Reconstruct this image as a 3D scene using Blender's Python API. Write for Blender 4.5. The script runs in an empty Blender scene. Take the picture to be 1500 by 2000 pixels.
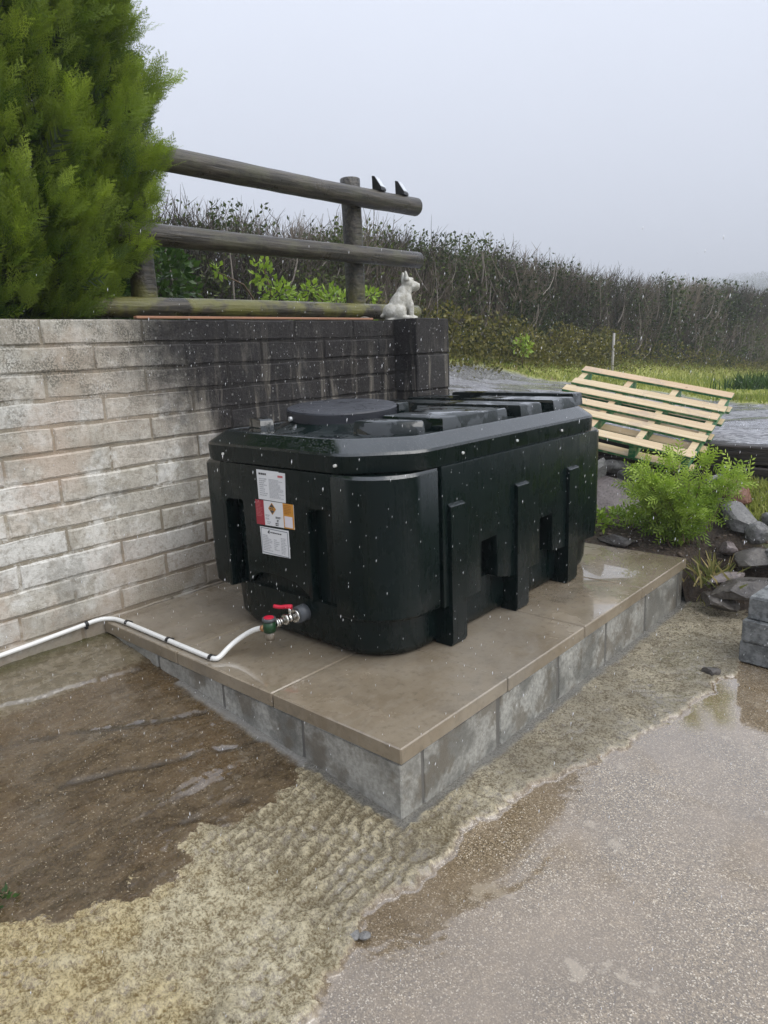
import bpy, bmesh, math, random
import numpy as np
from mathutils import Vector, Matrix, noise as mnoise
R = math.radians
rng = np.random.default_rng(7)
random.seed(7)
S = bpy.context.scene
C = S.collection

# ------------------------------------------------------------------ camera
CAM = Vector((1.2727, -1.4534, 1.4281))
YAW, PITCH, ROLL, FPX = 0.7307, -0.2229, -0.0396, 1407.9
_f = Vector((-math.sin(YAW)*math.cos(PITCH), math.cos(YAW)*math.cos(PITCH), math.sin(PITCH)))
_r = Vector((math.cos(YAW), math.sin(YAW), 0)); _u = _r.cross(_f)
_r2 = _r*math.cos(ROLL)+_u*math.sin(ROLL); _u2 = _u*math.cos(ROLL)-_r*math.sin(ROLL)
cd = bpy.data.cameras.new('camera'); cam = bpy.data.objects.new('camera', cd); C.objects.link(cam)
cam.matrix_world = Matrix(((_r2.x, _u2.x, -_f.x, CAM.x), (_r2.y, _u2.y, -_f.y, CAM.y), (_r2.z, _u2.z, -_f.z, CAM.z), (0, 0, 0, 1)))
cd.sensor_fit = 'VERTICAL'; cd.sensor_height = 36; cd.lens = FPX/2000*36
cd.clip_start = .05; cd.clip_end = 2000
S.camera = cam

# ------------------------------------------------------------------ world, sun, exposure
SUN_EL, SUN_AZ = R(48), R(78)          # high and veiled by the cloud
w = bpy.data.worlds.new('World'); S.world = w; w.use_nodes = True
nt = w.node_tree; nt.nodes.clear()
wo = nt.nodes.new('ShaderNodeOutputWorld'); bg = nt.nodes.new('ShaderNodeBackground')
sky = nt.nodes.new('ShaderNodeTexSky'); sky.sky_type = 'NISHITA'; sky.sun_disc = False
sky.sun_elevation = SUN_EL; sky.sun_rotation = SUN_AZ; sky.air_density = 1.0; sky.dust_density = 6.0; sky.ozone_density = 2.0
hs = nt.nodes.new('ShaderNodeHueSaturation'); hs.inputs['Saturation'].default_value = .30; hs.inputs['Value'].default_value = 1.0
tc = nt.nodes.new('ShaderNodeTexCoord'); sp = nt.nodes.new('ShaderNodeSeparateXYZ')
# overcast cloud deck: brighter towards the zenith (CIE overcast sky), same all the way round
zc = nt.nodes.new('ShaderNodeClamp'); p1 = nt.nodes.new('ShaderNodeMath'); p1.operation = 'MULTIPLY_ADD'; p1.inputs[1].default_value = 4.4; p1.inputs[2].default_value = 3.0
mr = nt.nodes.new('ShaderNodeMath'); mr.operation = 'MULTIPLY_ADD'; mr.inputs[2].default_value = 7.1
cn = nt.nodes.new('ShaderNodeTexNoise'); cn.inputs['Scale'].default_value = 1.6; cn.inputs['Detail'].default_value = 3
cm = nt.nodes.new('ShaderNodeMapRange'); cm.inputs['To Min'].default_value = .93; cm.inputs['To Max'].default_value = 1.07
mu = nt.nodes.new('ShaderNodeMath'); mu.operation = 'MULTIPLY'
vm = nt.nodes.new('ShaderNodeVectorMath'); vm.operation = 'SCALE'; vm.inputs[0].default_value = (.925, .985, 1.135)
mx = nt.nodes.new('ShaderNodeMix'); mx.data_type = 'RGBA'; mx.inputs[0].default_value = .9
L = nt.links.new
L(tc.outputs['Generated'], sp.inputs[0]); L(sp.outputs['Z'], zc.inputs[0]); L(zc.outputs[0], p1.inputs[0]); L(p1.outputs[0], mr.inputs[0]); L(zc.outputs[0], mr.inputs[1]); L(tc.outputs['Generated'], cn.inputs['Vector'])
L(cn.outputs['Fac'], cm.inputs['Value']); L(mr.outputs[0], mu.inputs[0]); L(cm.outputs[0], mu.inputs[1]); L(mu.outputs[0], vm.inputs['Scale'])
L(sky.outputs[0], hs.inputs['Color']); L(hs.outputs[0], mx.inputs[6]); L(vm.outputs[0], mx.inputs[7])
L(mx.outputs[2], bg.inputs['Color']); bg.inputs['Strength'].default_value = .0685
L(bg.outputs[0], wo.inputs['Surface'])
sd = bpy.data.lights.new('sun', 'SUN'); sd.energy = 1.5; sd.angle = R(60); sd.color = (1, .97, .92)
so = bpy.data.objects.new('sun', sd); C.objects.link(so)
sdir = Vector((math.sin(SUN_AZ)*math.cos(SUN_EL), math.cos(SUN_AZ)*math.cos(SUN_EL), math.sin(SUN_EL)))
so.rotation_euler = sdir.to_track_quat('Z', 'Y').to_euler()
so.location = sdir*30
V = S.view_settings; V.view_transform = 'Standard'; V.look = 'None'; V.gamma = 1; V.use_curve_mapping = False; V.exposure = 0.75
S.render.engine = 'CYCLES'
S.cycles.max_bounces = 6; S.cycles.diffuse_bounces = 3; S.cycles.glossy_bounces = 3; S.cycles.transmission_bounces = 3; S.cycles.volume_bounces = 0

# ------------------------------------------------------------------ helpers: materials
class Mat:
    def __init__(s, name, rough=.6, spec=.5):
        s.m = bpy.data.materials.new(name); s.m.use_nodes = True; s.t = s.m.node_tree
        s.b = s.t.nodes['Principled BSDF']; s.b.inputs['Roughness'].default_value = rough; s.b.inputs['Specular IOR Level'].default_value = spec
        s._pos = None
    def link(s, a, b): s.t.links.new(a, b)
    def put(s, inp, v):
        if isinstance(v, bpy.types.NodeSocket): s.link(v, inp)
        elif v is not None:
            if hasattr(inp.default_value, '__len__') and not hasattr(v, '__len__'): v = (v, v, v)
            if hasattr(inp.default_value, '__len__') and len(inp.default_value) == 4 and len(v) == 3: v = (*v, 1)
            inp.default_value = v
    def pos(s):
        if not s._pos: s._pos = s.t.nodes.new('ShaderNodeNewGeometry').outputs['Position']
        return s._pos
    def objco(s): return s.t.nodes.new('ShaderNodeTexCoord').outputs['Object']
    def scale(s, v, k):
        n = s.t.nodes.new('ShaderNodeMapping'); s.link(v, n.inputs['Vector']); n.inputs['Scale'].default_value = k if hasattr(k, '__len__') else (k, k, k); return n.outputs[0]
    def xyz(s, v=None):
        n = s.t.nodes.new('ShaderNodeSeparateXYZ'); s.link(v or s.pos(), n.inputs[0]); return n.outputs
    def noise(s, scale, detail=4, rough=.6, v=None, dist=0):
        n = s.t.nodes.new('ShaderNodeTexNoise'); s.link(v or s.pos(), n.inputs['Vector'])
        n.inputs['Scale'].default_value = scale; n.inputs['Detail'].default_value = detail; n.inputs['Roughness'].default_value = rough; n.inputs['Distortion'].default_value = dist
        return n.outputs['Fac']
    def voro(s, scale, v=None, feature='F1', out='Distance', rnd=1):
        n = s.t.nodes.new('ShaderNodeTexVoronoi'); s.link(v or s.pos(), n.inputs['Vector']); n.inputs['Scale'].default_value = scale; n.feature = feature
        n.inputs['Randomness'].default_value = rnd
        return n.outputs[out]
    def math(s, op, a, b=None, c=None, clamp=False):
        n = s.t.nodes.new('ShaderNodeMath'); n.operation = op; n.use_clamp = clamp
        s.put(n.inputs[0], a); s.put(n.inputs[1], b)
        if c is not None: s.put(n.inputs[2], c)
        return n.outputs[0]
    def ramp(s, v, a, b, lo=0., hi=1.):        # smooth step of v between a and b
        n = s.t.nodes.new('ShaderNodeMapRange'); n.interpolation_type = 'SMOOTHSTEP'; s.put(n.inputs['Value'], v)
        for k, x in (('From Min', a), ('From Max', b), ('To Min', lo), ('To Max', hi)): s.put(n.inputs[k], x)
        return n.outputs[0]
    def mix(s, f, a, b, mode='MIX'):
        n = s.t.nodes.new('ShaderNodeMix'); n.data_type = 'RGBA'; n.blend_type = mode
        s.put(n.inputs[0], f); s.put(n.inputs[6], a); s.put(n.inputs[7], b); return n.outputs[2]
    def attr(s, name, out='Fac'):
        n = s.t.nodes.new('ShaderNodeAttribute'); n.attribute_name = name; return n.outputs[out]
    def rand(s): return s.t.nodes.new('ShaderNodeObjectInfo').outputs['Random']
    def bump(s, h, strength=.3, dist=.01, normal=None):
        n = s.t.nodes.new('ShaderNodeBump'); s.put(n.inputs['Height'], h); n.inputs['Strength'].default_value = strength; n.inputs['Distance'].default_value = dist
        if normal: s.link(normal, n.inputs['Normal'])
        return n.outputs[0]
    def set(s, **k):
        names = dict(color='Base Color', rough='Roughness', metal='Metallic', spec='Specular IOR Level', normal='Normal', coat='Coat Weight', coatr='Coat Roughness', trans='Transmission Weight', alpha='Alpha', ior='IOR', sub='Subsurface Weight', coatn='Coat Normal', coatior='Coat IOR')
        for a, v in k.items(): s.put(s.b.inputs[names[a]], v)
        return s.m

def plain(name, col, rough=.5, metal=0, spec=.5, var=.12, nscale=14):
    M = Mat(name, rough, spec)
    n = M.noise(nscale, 3)
    c = M.mix(n, tuple(x*(1-var) for x in col), tuple(min(1, x*(1+var)) for x in col))
    return M.set(color=c, metal=metal, rough=M.ramp(M.noise(nscale*2, 2), .2, .8, rough*.85, min(1, rough*1.15)))

# ------------------------------------------------------------------ helpers: geometry
def mesh(name, Vv, F, smooth=False):
    me = bpy.data.meshes.new(name); me.from_pydata([tuple(map(float, v)) for v in Vv], [], [tuple(f) for f in F]); me.validate(); me.update()
    if smooth: me.polygons.foreach_set('use_smooth', [True]*len(me.polygons))
    return me
def npmesh(name, Vv, F, cols=None, smooth=False, attr='tint'):
    """Vv (n,3), F (m,k) all k-gons"""
    Vv = np.asarray(Vv, np.float32); F = np.asarray(F, np.int32); k = F.shape[1]
    me = bpy.data.meshes.new(name); me.vertices.add(len(Vv)); me.vertices.foreach_set('co', Vv.ravel())
    me.loops.add(F.size); me.loops.foreach_set('vertex_index', F.ravel())
    me.polygons.add(len(F)); me.polygons.foreach_set('loop_start', np.arange(0, F.size, k, dtype=np.int32))
    me.polygons.foreach_set('loop_total', np.full(len(F), k, np.int32))
    if smooth: me.polygons.foreach_set('use_smooth', np.ones(len(F), bool))
    me.update(calc_edges=True)
    if cols is not None:
        for nm, c in (cols.items() if isinstance(cols, dict) else [(attr, cols)]):
            a = me.attributes.new(nm, 'FLOAT', 'POINT'); a.data.foreach_set('value', np.asarray(c, np.float32))
    return me
def obj(name, me, mat=None, parent=None, loc=None, rot=None):
    o = bpy.data.objects.new(name, me); C.objects.link(o)
    if mat is not None and me is not None and not me.materials:
        for m in (mat if isinstance(mat, (list, tuple)) else [mat]): me.materials.append(m)
    if parent: o.parent = parent
    if loc is not None: o.location = loc
    if rot is not None: o.rotation_euler = rot
    return o
def tag(o, label=None, cat=None, group=None, kind=None):
    if label: o['label'] = label
    if cat: o['category'] = cat
    if group: o['group'] = group
    if kind: o['kind'] = kind
    return o
def thing(name, label, cat, loc=(0, 0, 0), rot=(0, 0, 0), group=None):
    o = bpy.data.objects.new(name, None); C.objects.link(o); o.location = loc; o.rotation_euler = rot; o.empty_display_size = .1
    return tag(o, label, cat, group)
def wpart(name, me, mat, root):
    """part whose mesh is given in world coordinates, under an unrotated root"""
    return obj(name, me, mat, root, loc=-Vector(root.location))
def bm_mesh(name, bm, bevel=0, seg=1, smooth=False, angle=.5):
    if bevel:
        e = [x for x in bm.edges if len(x.link_faces) == 2 and x.calc_face_angle(0) > angle]
        bmesh.ops.bevel(bm, geom=e, offset=bevel, segments=seg, affect='EDGES', profile=.6)
    bmesh.ops.recalc_face_normals(bm, faces=bm.faces)
    me = bpy.data.meshes.new(name); bm.to_mesh(me); bm.free()
    if smooth: me.polygons.foreach_set('use_smooth', [True]*len(me.polygons))
    return me
def add_box(bm, lo, hi, M=None):
    c = [(lo[i]+hi[i])/2 for i in range(3)]; s = [abs(hi[i]-lo[i]) for i in range(3)]
    m = Matrix.Translation(c) @ Matrix.Diagonal((*s, 1))
    if M: m = M @ m
    return bmesh.ops.create_cube(bm, size=1, matrix=m)['verts']
def box(name, lo, hi, bevel=.004, seg=1):
    bm = bmesh.new(); add_box(bm, lo, hi); return bm_mesh(name, bm, bevel, seg)
def prism(name, pts, axis, a, b, bevel=0, seg=1, angle=.5):
    """polygon pts (2d) extruded along axis between a and b"""
    bm = bmesh.new()
    def P(p, t):
        return {'x': (t, p[0], p[1]), 'y': (p[0], t, p[1]), 'z': (p[0], p[1], t)}[axis]
    va = [bm.verts.new(P(p, a)) for p in pts]; vb = [bm.verts.new(P(p, b)) for p in pts]
    bm.faces.new(va); bm.faces.new(vb[::-1]); n = len(pts)
    for i in range(n): bm.faces.new((va[i], vb[i], vb[(i+1) % n], va[(i+1) % n]))
    bmesh.ops.recalc_face_normals(bm, faces=bm.faces)
    return bm_mesh(name, bm, bevel, seg, angle=angle)
def tube(name, pts, rad, n=10, smooth=True, cap=True):
    pts = [Vector(p) for p in pts]; rads = rad if hasattr(rad, '__len__') else [rad]*len(pts)
    Vv, F = [], []; up = Vector((0, 0, 1)); prev = None
    for i, p in enumerate(pts):
        d = (pts[min(i+1, len(pts)-1)]-pts[max(i-1, 0)]).normalized()
        a = prev if prev else (d.cross(up) if abs(d.dot(up)) < .95 else d.cross(Vector((1, 0, 0))))
        a = (a-d*a.dot(d)).normalized(); prev = a; b = d.cross(a)
        for k in range(n):
            t = 2*math.pi*k/n; Vv.append(p+(a*math.cos(t)+b*math.sin(t))*rads[i])
    for i in range(len(pts)-1):
        for k in range(n): F.append((i*n+k, i*n+(k+1) % n, (i+1)*n+(k+1) % n, (i+1)*n+k))
    if cap: F.append(tuple(range(n))[::-1]); F.append(tuple((len(pts)-1)*n+k for k in range(n)))
    me = mesh(name, Vv, F)
    me.polygons.foreach_set('use_smooth', [smooth and len(p.vertices) == 4 for p in me.polygons])
    return me
def smooth_path(pts, it=2):
    pts = [Vector(p) for p in pts]
    for _ in range(it):
        q = [pts[0]]
        for a, b in zip(pts[:-1], pts[1:]): q += [a*.75+b*.25, a*.25+b*.75]
        q.append(pts[-1]); pts = q
    return pts

# value noise (numpy)
def _h(ix, iy, s):
    n = (ix.astype(np.int64)*374761393+iy.astype(np.int64)*668265263+s*1442695041) & 0xffffffff
    n = ((n ^ (n >> 13))*1274126177) & 0xffffffff
    return ((n ^ (n >> 16)) & 0xffff)/65535.
def vn(x, y, s=0):
    ix = np.floor(x); iy = np.floor(y); fx = x-ix; fy = y-iy; fx = fx*fx*(3-2*fx); fy = fy*fy*(3-2*fy)
    a = _h(ix, iy, s); b = _h(ix+1, iy, s); c = _h(ix, iy+1, s); d = _h(ix+1, iy+1, s)
    return a+(b-a)*fx+(c-a)*fy+(a-b-c+d)*fx*fy
def fbm(x, y, o=4, s=0, g=.5):
    v = 0; a = 1; t = 0
    for i in range(o): v = v+a*vn(x*2**i+17.3*i, y*2**i-9.1*i, s+i); t += a; a *= g
    return v/t
def sst(x, a, b): t = np.clip((x-a)/(b-a), 0, 1); return t*t*(3-2*t)
def seg_dist(x, y, poly):
    d = np.full(x.shape, 1e9)
    for (ax, ay), (bx, by) in zip(poly[:-1], poly[1:]):
        dx, dy = bx-ax, by-ay; t = np.clip(((x-ax)*dx+(y-ay)*dy)/(dx*dx+dy*dy), 0, 1)
        d = np.minimum(d, np.hypot(x-ax-t*dx, y-ay-t*dy))
    return d

W, H = 1.788, .262           # wall distance from the plinth corner, plinth height
ZW = 1.603                   # wall top
def yard_z(x, y): return .105*np.clip(-x, 0, 1.9)

# ================================================================== MATERIALS
def m_tank():
    M = Mat('tank_plastic', .3); g = M.noise(3, 4); f = M.noise(300, 2)
    z = M.xyz()[2]
    streak = M.ramp(M.noise(1, 4, .6, M.scale(M.pos(), (60, 60, 2.2))), .45, .8)
    c = M.mix(g, (.0018, .0056, .0052), (.0032, .0094, .0088))
    c = M.mix(M.math('MULTIPLY', streak, .25), c, (.010, .014, .014))
    drop = M.ramp(M.voro(110), .10, .42, 1, 0)
    up = M.xyz(M.t.nodes.new('ShaderNodeNewGeometry').outputs['Normal'])[2]
    wet = M.math('MULTIPLY', drop, M.ramp(up, .3, .7))
    h = M.math('ADD', M.math('MULTIPLY', f, .25), M.math('MULTIPLY', wet, 1.0))
    n = M.bump(M.noise(5, 2), .12, .03); n = M.bump(h, .35, .004, n)
    r = M.ramp(M.math('ADD', M.math('MULTIPLY', M.noise(9, 4), .5), M.math('MULTIPLY', M.noise(1, 5, .7, M.scale(M.pos(), (38, 38, 1.6))), .5)), .35, .65, .16, .44); r = M.mix(M.ramp(up, .2, .6), r, .14)
    return M.set(color=c, rough=r, normal=n, spec=M.ramp(up, .1, .5, .2, .8), coat=M.ramp(up, .15, .5, 0, .5), coatr=.1, coatior=1.5)
def m_tank_top():
    M = Mat('tank_plastic_wet_top', .2); g = M.noise(3, 4)
    c = M.mix(g, (.0018, .0056, .0052), (.0032, .0094, .0088))
    pud = M.ramp(M.noise(9, 5, .65), .47, .55)
    n = M.bump(M.noise(45, 4), .5, .006)
    n2 = M.t.nodes.new('ShaderNodeMix'); n2.data_type = 'VECTOR'
    M.link(pud, n2.inputs[0]); M.link(n, n2.inputs[4]); M.link(M.t.nodes.new('ShaderNodeNewGeometry').outputs['Normal'], n2.inputs[5])
    return M.set(color=c, rough=M.ramp(pud, 0, 1, .34, .04), normal=n2.outputs[1], coat=M.math('MULTIPLY', pud, .8), coatr=.03, coatior=1.6)
def m_cover():
    M = Mat('cover_plastic', .4)
    n = M.bump(M.noise(160, 3), .4, .003)
    return M.set(color=M.mix(M.noise(6), (.016, .018, .024), (.028, .030, .038)), normal=n, rough=M.ramp(M.noise(14), .3, .7, .25, .5))
def m_slab():
    M = Mat('slab_concrete', .4); p = M.pos()
    a = M.noise(3.2, 6, .62); b = M.noise(38, 5, .65); s = M.noise(220, 3)
    sw = M.noise(9, 5, .6, M.scale(p, (3.2, 1, 1)), 1.2)
    c = M.mix(M.ramp(a, .3, .7), (.205, .163, .110), (.315, .265, .195))
    c = M.mix(M.math('MULTIPLY', M.ramp(sw, .48, .66), .4), c, (.30, .262, .205))
    c = M.mix(M.math('MULTIPLY', M.ramp(b, .5, .72), .5), c, (.12, .098, .068))
    c = M.mix(M.math('MULTIPLY', M.ramp(M.noise(5.5, 6, .72), .52, .68), .5), c, (.125, .105, .078))
    c = M.mix(M.math('MULTIPLY', M.ramp(M.noise(1.3, 5, .65), .46, .62), .4), c, (.30, .275, .235))
    c = M.mix(M.math('MULTIPLY', M.ramp(s, .5, .7), .25), c, (.32, .28, .22))
    c = M.mix(M.math('MULTIPLY', M.rand(), .22), c, (.19, .15, .10))
    wet = M.ramp(M.noise(2.2, 5, .6), .30, .50)
    up = M.xyz(M.t.nodes.new('ShaderNodeNewGeometry').outputs['Normal'])[2]
    wet = M.math('MULTIPLY', wet, M.ramp(up, .5, .9))
    r = M.ramp(M.math('ADD', wet, M.math('MULTIPLY', M.math('SUBTRACT', b, .5), .7)), 0, 1, .38, .10)
    n = M.bump(M.math('ADD', b, M.math('MULTIPLY', s, .4)), .16, .004)
    return M.set(color=c, rough=r, normal=n, coat=M.math('MULTIPLY', wet, 1.0), coatr=.03, coatior=1.75)
def m_block():
    M = Mat('block_concrete', .55); a = M.noise(5, 6, .65); b = M.noise(60, 5, .7); v = M.noise(260, 3)
    z = M.xyz()[2]
    c = M.mix(M.ramp(b, .3, .7), (.25, .247, .222), (.47, .463, .42))
    c = M.mix(M.ramp(a, .42, .62), c, M.mix(.72, c, (.085, .088, .08)))
    c = M.mix(M.math('MULTIPLY', M.ramp(v, .55, .72), .5), c, (.36, .355, .33))
    st = M.ramp(M.noise(7, 6, .7), .48, .62)
    c = M.mix(M.math('MULTIPLY', st, .7), c, (.13, .11, .08))
    c = M.mix(M.math('MULTIPLY', M.rand(), .3), c, (.22, .20, .17))
    n = M.bump(M.math('ADD', b, v), .35, .004)
    return M.set(color=c, rough=M.ramp(a, .4, .65, .5, .28), normal=n)
def wall_colour(M, joint=False):
    """weathered limewash, lichen and black algae, shared by the blocks and their joints"""
    p = M.pos(); x, y, z = M.xyz()
    a = M.noise(4, 6, .68); b = M.noise(48, 6, .75); sp = M.noise(130, 4, .7); big = M.noise(1.4, 5, .65)
    if joint: c = M.mix(M.ramp(a, .3, .7), (.21, .18, .13), (.37, .33, .255))
    else:
        rd = M.rand()
        c = M.mix(M.ramp(a, .3, .7), (.42, .39, .325), (.66, .635, .565))
        c = M.mix(M.math('MULTIPLY', M.ramp(rd, .35, .95), .6), c, M.mix(M.ramp(rd, .5, .9), (.50, .40, .31), (.72, .72, .69)))
    c = M.mix(M.math('MULTIPLY', M.ramp(b, .46, .62), .6), c, (.27, .235, .185))
    c = M.mix(M.math('MULTIPLY', M.ramp(M.noise(7, 6, .72), .50, .64), .8), c, (.78, .77, .72))
    # rusty pink stains, stronger to the left
    pink = M.math('MULTIPLY', M.ramp(M.noise(2.1, 5, .65), .44, .64), M.ramp(y, .45, -.5, .25, 1))
    c = M.mix(M.math('MULTIPLY', pink, .62), c, M.mix(b, (.40, .255, .165), (.60, .45, .34)))
    # grime near the ground and in patches
    c = M.mix(M.math('MULTIPLY', M.ramp(M.math('ADD', z, M.math('MULTIPLY', M.noise(6, 5, .7), .5)), .72, .42), .6), c, (.20, .165, .11))
    c = M.mix(M.math('MULTIPLY', M.ramp(M.noise(3.3, 6, .74), .50, .66), .6), c, (.24, .225, .19))
    # browner low down behind the tank
    low_brown = M.math('MULTIPLY', M.ramp(M.math('ADD', y, M.math('MULTIPLY', a, .5)), .42, .85), M.ramp(M.math('ADD', z, M.math('MULTIPLY', big, .4)), 1.0, .72))
    c = M.mix(M.math('MULTIPLY', low_brown, .6), c, (.15, .115, .075))
    # dark lichen speckle on the upper courses
    up = M.ramp(M.math('ADD', z, M.math('MULTIPLY', big, .6)), 1.2, 1.85)
    spk = M.math('MULTIPLY', M.ramp(sp, .45, .55), M.math('MULTIPLY', M.ramp(up, 0, 1, .10, .9), M.ramp(M.noise(9, 4, .65), .36, .62)))
    c = M.mix(spk, c, (.085, .08, .062))
    c = M.mix(M.math('MULTIPLY', up, .35), c, (.24, .23, .19))
    # black algae and old bitumen over the right half, with ragged runs
    e = M.math('ADD', y, M.math('MULTIPLY', M.math('SUBTRACT', M.noise(2.6, 6, .7), .5), .95))
    e = M.math('ADD', e, M.math('MULTIPLY', M.math('SUBTRACT', z, 1.2), .42))
    e = M.math('ADD', e, M.math('MULTIPLY', M.math('SUBTRACT', M.noise(22, 4, .7), .5), .35))
    k = M.ramp(e, .12, .80)
    run = M.noise(1, 4, .6, M.scale(p, (9, 9, .5)))
    lo = M.ramp(M.math('ADD', z, M.math('ADD', M.math('MULTIPLY', a, .25), M.math('MULTIPLY', run, .45))), 1.05, 1.42)
    k = M.math('MULTIPLY', k, lo)
    streak = M.ramp(M.noise(1, 6, .72, M.scale(p, (13, 13, 1.5)), .9), .50, .66)
    streak = M.math('MULTIPLY', streak, M.ramp(M.math('ADD', z, M.math('MULTIPLY', big, .5)), 1.32, 1.85, 1.0, .1))
    dark = M.mix(M.ramp(b, .35, .7), (.005, .0047, .0065), (.024, .022, .025))
    dark = M.mix(M.math('MULTIPLY', streak, .65), dark, M.mix(b, (.15, .13, .10), (.36, .33, .28)))
    lich = M.ramp(M.voro(30), .08, .24, 1, 0)
    lich = M.math('MULTIPLY', lich, M.ramp(M.noise(11, 3), .45, .58))
    dark = M.mix(M.math('MULTIPLY', lich, .6), dark, (.30, .30, .28))
    dark = M.mix(M.math('MULTIPLY', M.ramp(M.noise(70, 5, .75), .56, .68), .4), dark, (.16, .155, .145))
    if joint: dark = M.mix(.5, dark, (.006, .006, .007))
    c = M.mix(M.math('MULTIPLY', k, .95), c, dark)
    n = M.bump(M.math('ADD', M.math('MULTIPLY', b, .8), sp), .65, .007)
    return M.set(color=c, rough=M.ramp(k, 0, 1, .75, .6), spec=M.ramp(k, 0, 1, .4, .15), normal=n)
def m_wall(): return wall_colour(Mat('wall_block', .75))
def m_mortar(): return wall_colour(Mat('mortar', .8), True)
def m_yard():
    M = Mat('yard_concrete', .4); p = M.pos(); x, y, z = M.xyz()
    yel = M.attr('rough_strip'); smo = M.attr('smooth'); hgt = M.attr('height'); edge = M.attr('joint')
    gr = M.noise(420, 2); fine = M.noise(160, 4, .7); mid = M.noise(26, 5, .65); big = M.noise(2.6, 5, .6)
    # smooth exposed aggregate
    cell = M.voro(330, None, 'F1', 'Color'); cellv = M.xyz(cell)[0]
    s = M.mix(M.ramp(cellv, .1, .95), (.100, .071, .036), (.315, .243, .150))
    s = M.mix(M.math('MULTIPLY', M.ramp(cellv, .90, .95), .9), s, (.66, .58, .45))
    s = M.mix(M.math('MULTIPLY', M.ramp(M.xyz(cell)[1], .88, .95), .8), s, (.05, .04, .034))
    s = M.mix(M.ramp(big, .36, .66), s, M.mix(.5, s, (.27, .205, .135)))
    s = M.mix(M.math('MULTIPLY', M.ramp(M.noise(1.1, 6, .7), .42, .62), .55), s, M.mix(.7, s, (.10, .072, .042)))
    s = M.mix(M.math('MULTIPLY', M.ramp(mid, .5, .68), .35), s, (.15, .11, .066))
    s = M.mix(M.math('MULTIPLY', M.ramp(M.noise(4.3, 6, .7), .60, .66), .45), s, (.42, .355, .26))
    # rough strip of thrown cement, worn, golden where it is stained
    n1 = M.noise(85, 6, .75); n2 = M.noise(150, 5, .7); n3 = M.noise(20, 6, .72, None, .8)
    swirl = M.noise(26, 5, .7, M.scale(p, (.35, 2.2, 1)), 1.5); broom = M.noise(30, 5, .7, M.scale(p, (2.6, .3, 1)), 1.0)
    q = M.math('ADD', M.math('MULTIPLY', M.math('SUBTRACT', n1, .5), 1.5), M.math('MULTIPLY', M.math('SUBTRACT', n2, .5), 1.3))
    q = M.math('ADD', q, M.math('MULTIPLY', M.math('SUBTRACT', M.mix(M.ramp(M.noise(1.8, 3), .44, .56), swirl, broom), .5), .45))
    q = M.math('ADD', q, M.math('MULTIPLY', M.math('SUBTRACT', hgt, .5), .35))
    q = M.math('ADD', q, M.math('MULTIPLY', M.math('SUBTRACT', n3, .5), .2))
    pk = M.ramp(q, -.33, .32)
    gold = M.ramp(M.math('ADD', M.noise(2.1, 5, .65), M.math('ADD', M.math('MULTIPLY', M.math('SUBTRACT', -.62, y), .55), M.math('MULTIPLY', M.math('SUBTRACT', -.08, x), .35))), .44, .66)
    yl = M.mix(gold, (.94, .84, .58), (.92, .77, .44))
    yd = M.mix(gold, (.28, .21, .105), (.29, .20, .078))
    yc = M.mix(pk, yd, yl)  # pale crests, dark pits: wet dirt plus relief shading painted into the colour
    yc = M.mix(M.math('MULTIPLY', M.ramp(M.noise(5, 6, .72), .52, .68), .45), yc, M.mix(pk, (.10, .078, .045), (.34, .285, .19)))
    ridg = M.math('MULTIPLY', M.ramp(y, -.62, -.30), M.ramp(y, .10, .35, 1, 0))
    yc = M.mix(M.math('MULTIPLY', ridg, .6), yc, M.mix(M.ramp(M.math('ADD', M.math('MULTIPLY', hgt, .7), M.math('MULTIPLY', M.math('SUBTRACT', n1, .5), 1.6)), .28, .66), (.17, .135, .08), (.66, .565, .37)))  # crest highlights and shaded troughs of the ridges painted by height
    # greyer past the plinth corner
    yc = M.mix(M.ramp(y, .05, .55, 0, .8), yc, M.mix(pk, (.16, .13, .085), M.mix(M.ramp(M.noise(4, 4), .45, .62), (.34, .30, .225), (.60, .53, .39))))
    # brown left bay: worn wet concrete with long brush lines
    stv = M.noise(5, 6, .76, M.scale(p, (2.2, .9, 1)), 1.2); bl_ = M.noise(18, 6, .75, M.scale(p, (2.6, .9, 1)), .8); bg_ = M.noise(130, 6, .75); bg2 = M.noise(3.1, 6, .7)
    b = M.mix(M.ramp(stv, .36, .66), (.062, .042, .019), (.17, .126, .072))
    b = M.mix(M.math('MULTIPLY', M.ramp(bg2, .42, .62), .55), b, (.15, .092, .034))
    b = M.mix(M.math('MULTIPLY', M.ramp(bl_, .50, .66), .42), b, (.26, .205, .13))
    b = M.mix(M.math('MULTIPLY', M.ramp(bl_, .46, .36), .5), b, (.04, .027, .012))
    b = M.mix(M.math('MULTIPLY', M.ramp(bg_, .50, .64), .4), b, (.29, .23, .14))
    b = M.mix(M.math('MULTIPLY', M.ramp(bg_, .46, .36), .4), b, (.03, .02, .009))
    b = M.mix(M.math('MULTIPLY', M.ramp(cellv, .975, .985), .8), b, (.60, .54, .43))
    b = M.mix(M.math('MULTIPLY', M.ramp(M.noise(7, 6, .78), .57, .68), .6), b, (.31, .285, .24))
    b = M.mix(1.0, b, (.62, .58, .52), 'MULTIPLY')
    # pale strip and moss along the wall foot
    wl = M.ramp(M.math('ADD', x, M.math('MULTIPLY', mid, .12)), -1.42, -1.34, 1, 0)
    b = M.mix(M.math('MULTIPLY', wl, .8), b, M.mix(M.ramp(mid, .4, .6), (.20, .17, .115), (.12, .10, .06)))
    moss = M.ramp(M.math('ADD', x, M.math('MULTIPLY', M.noise(10, 4), .22)), -1.70, -1.56, 1, 0)
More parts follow.
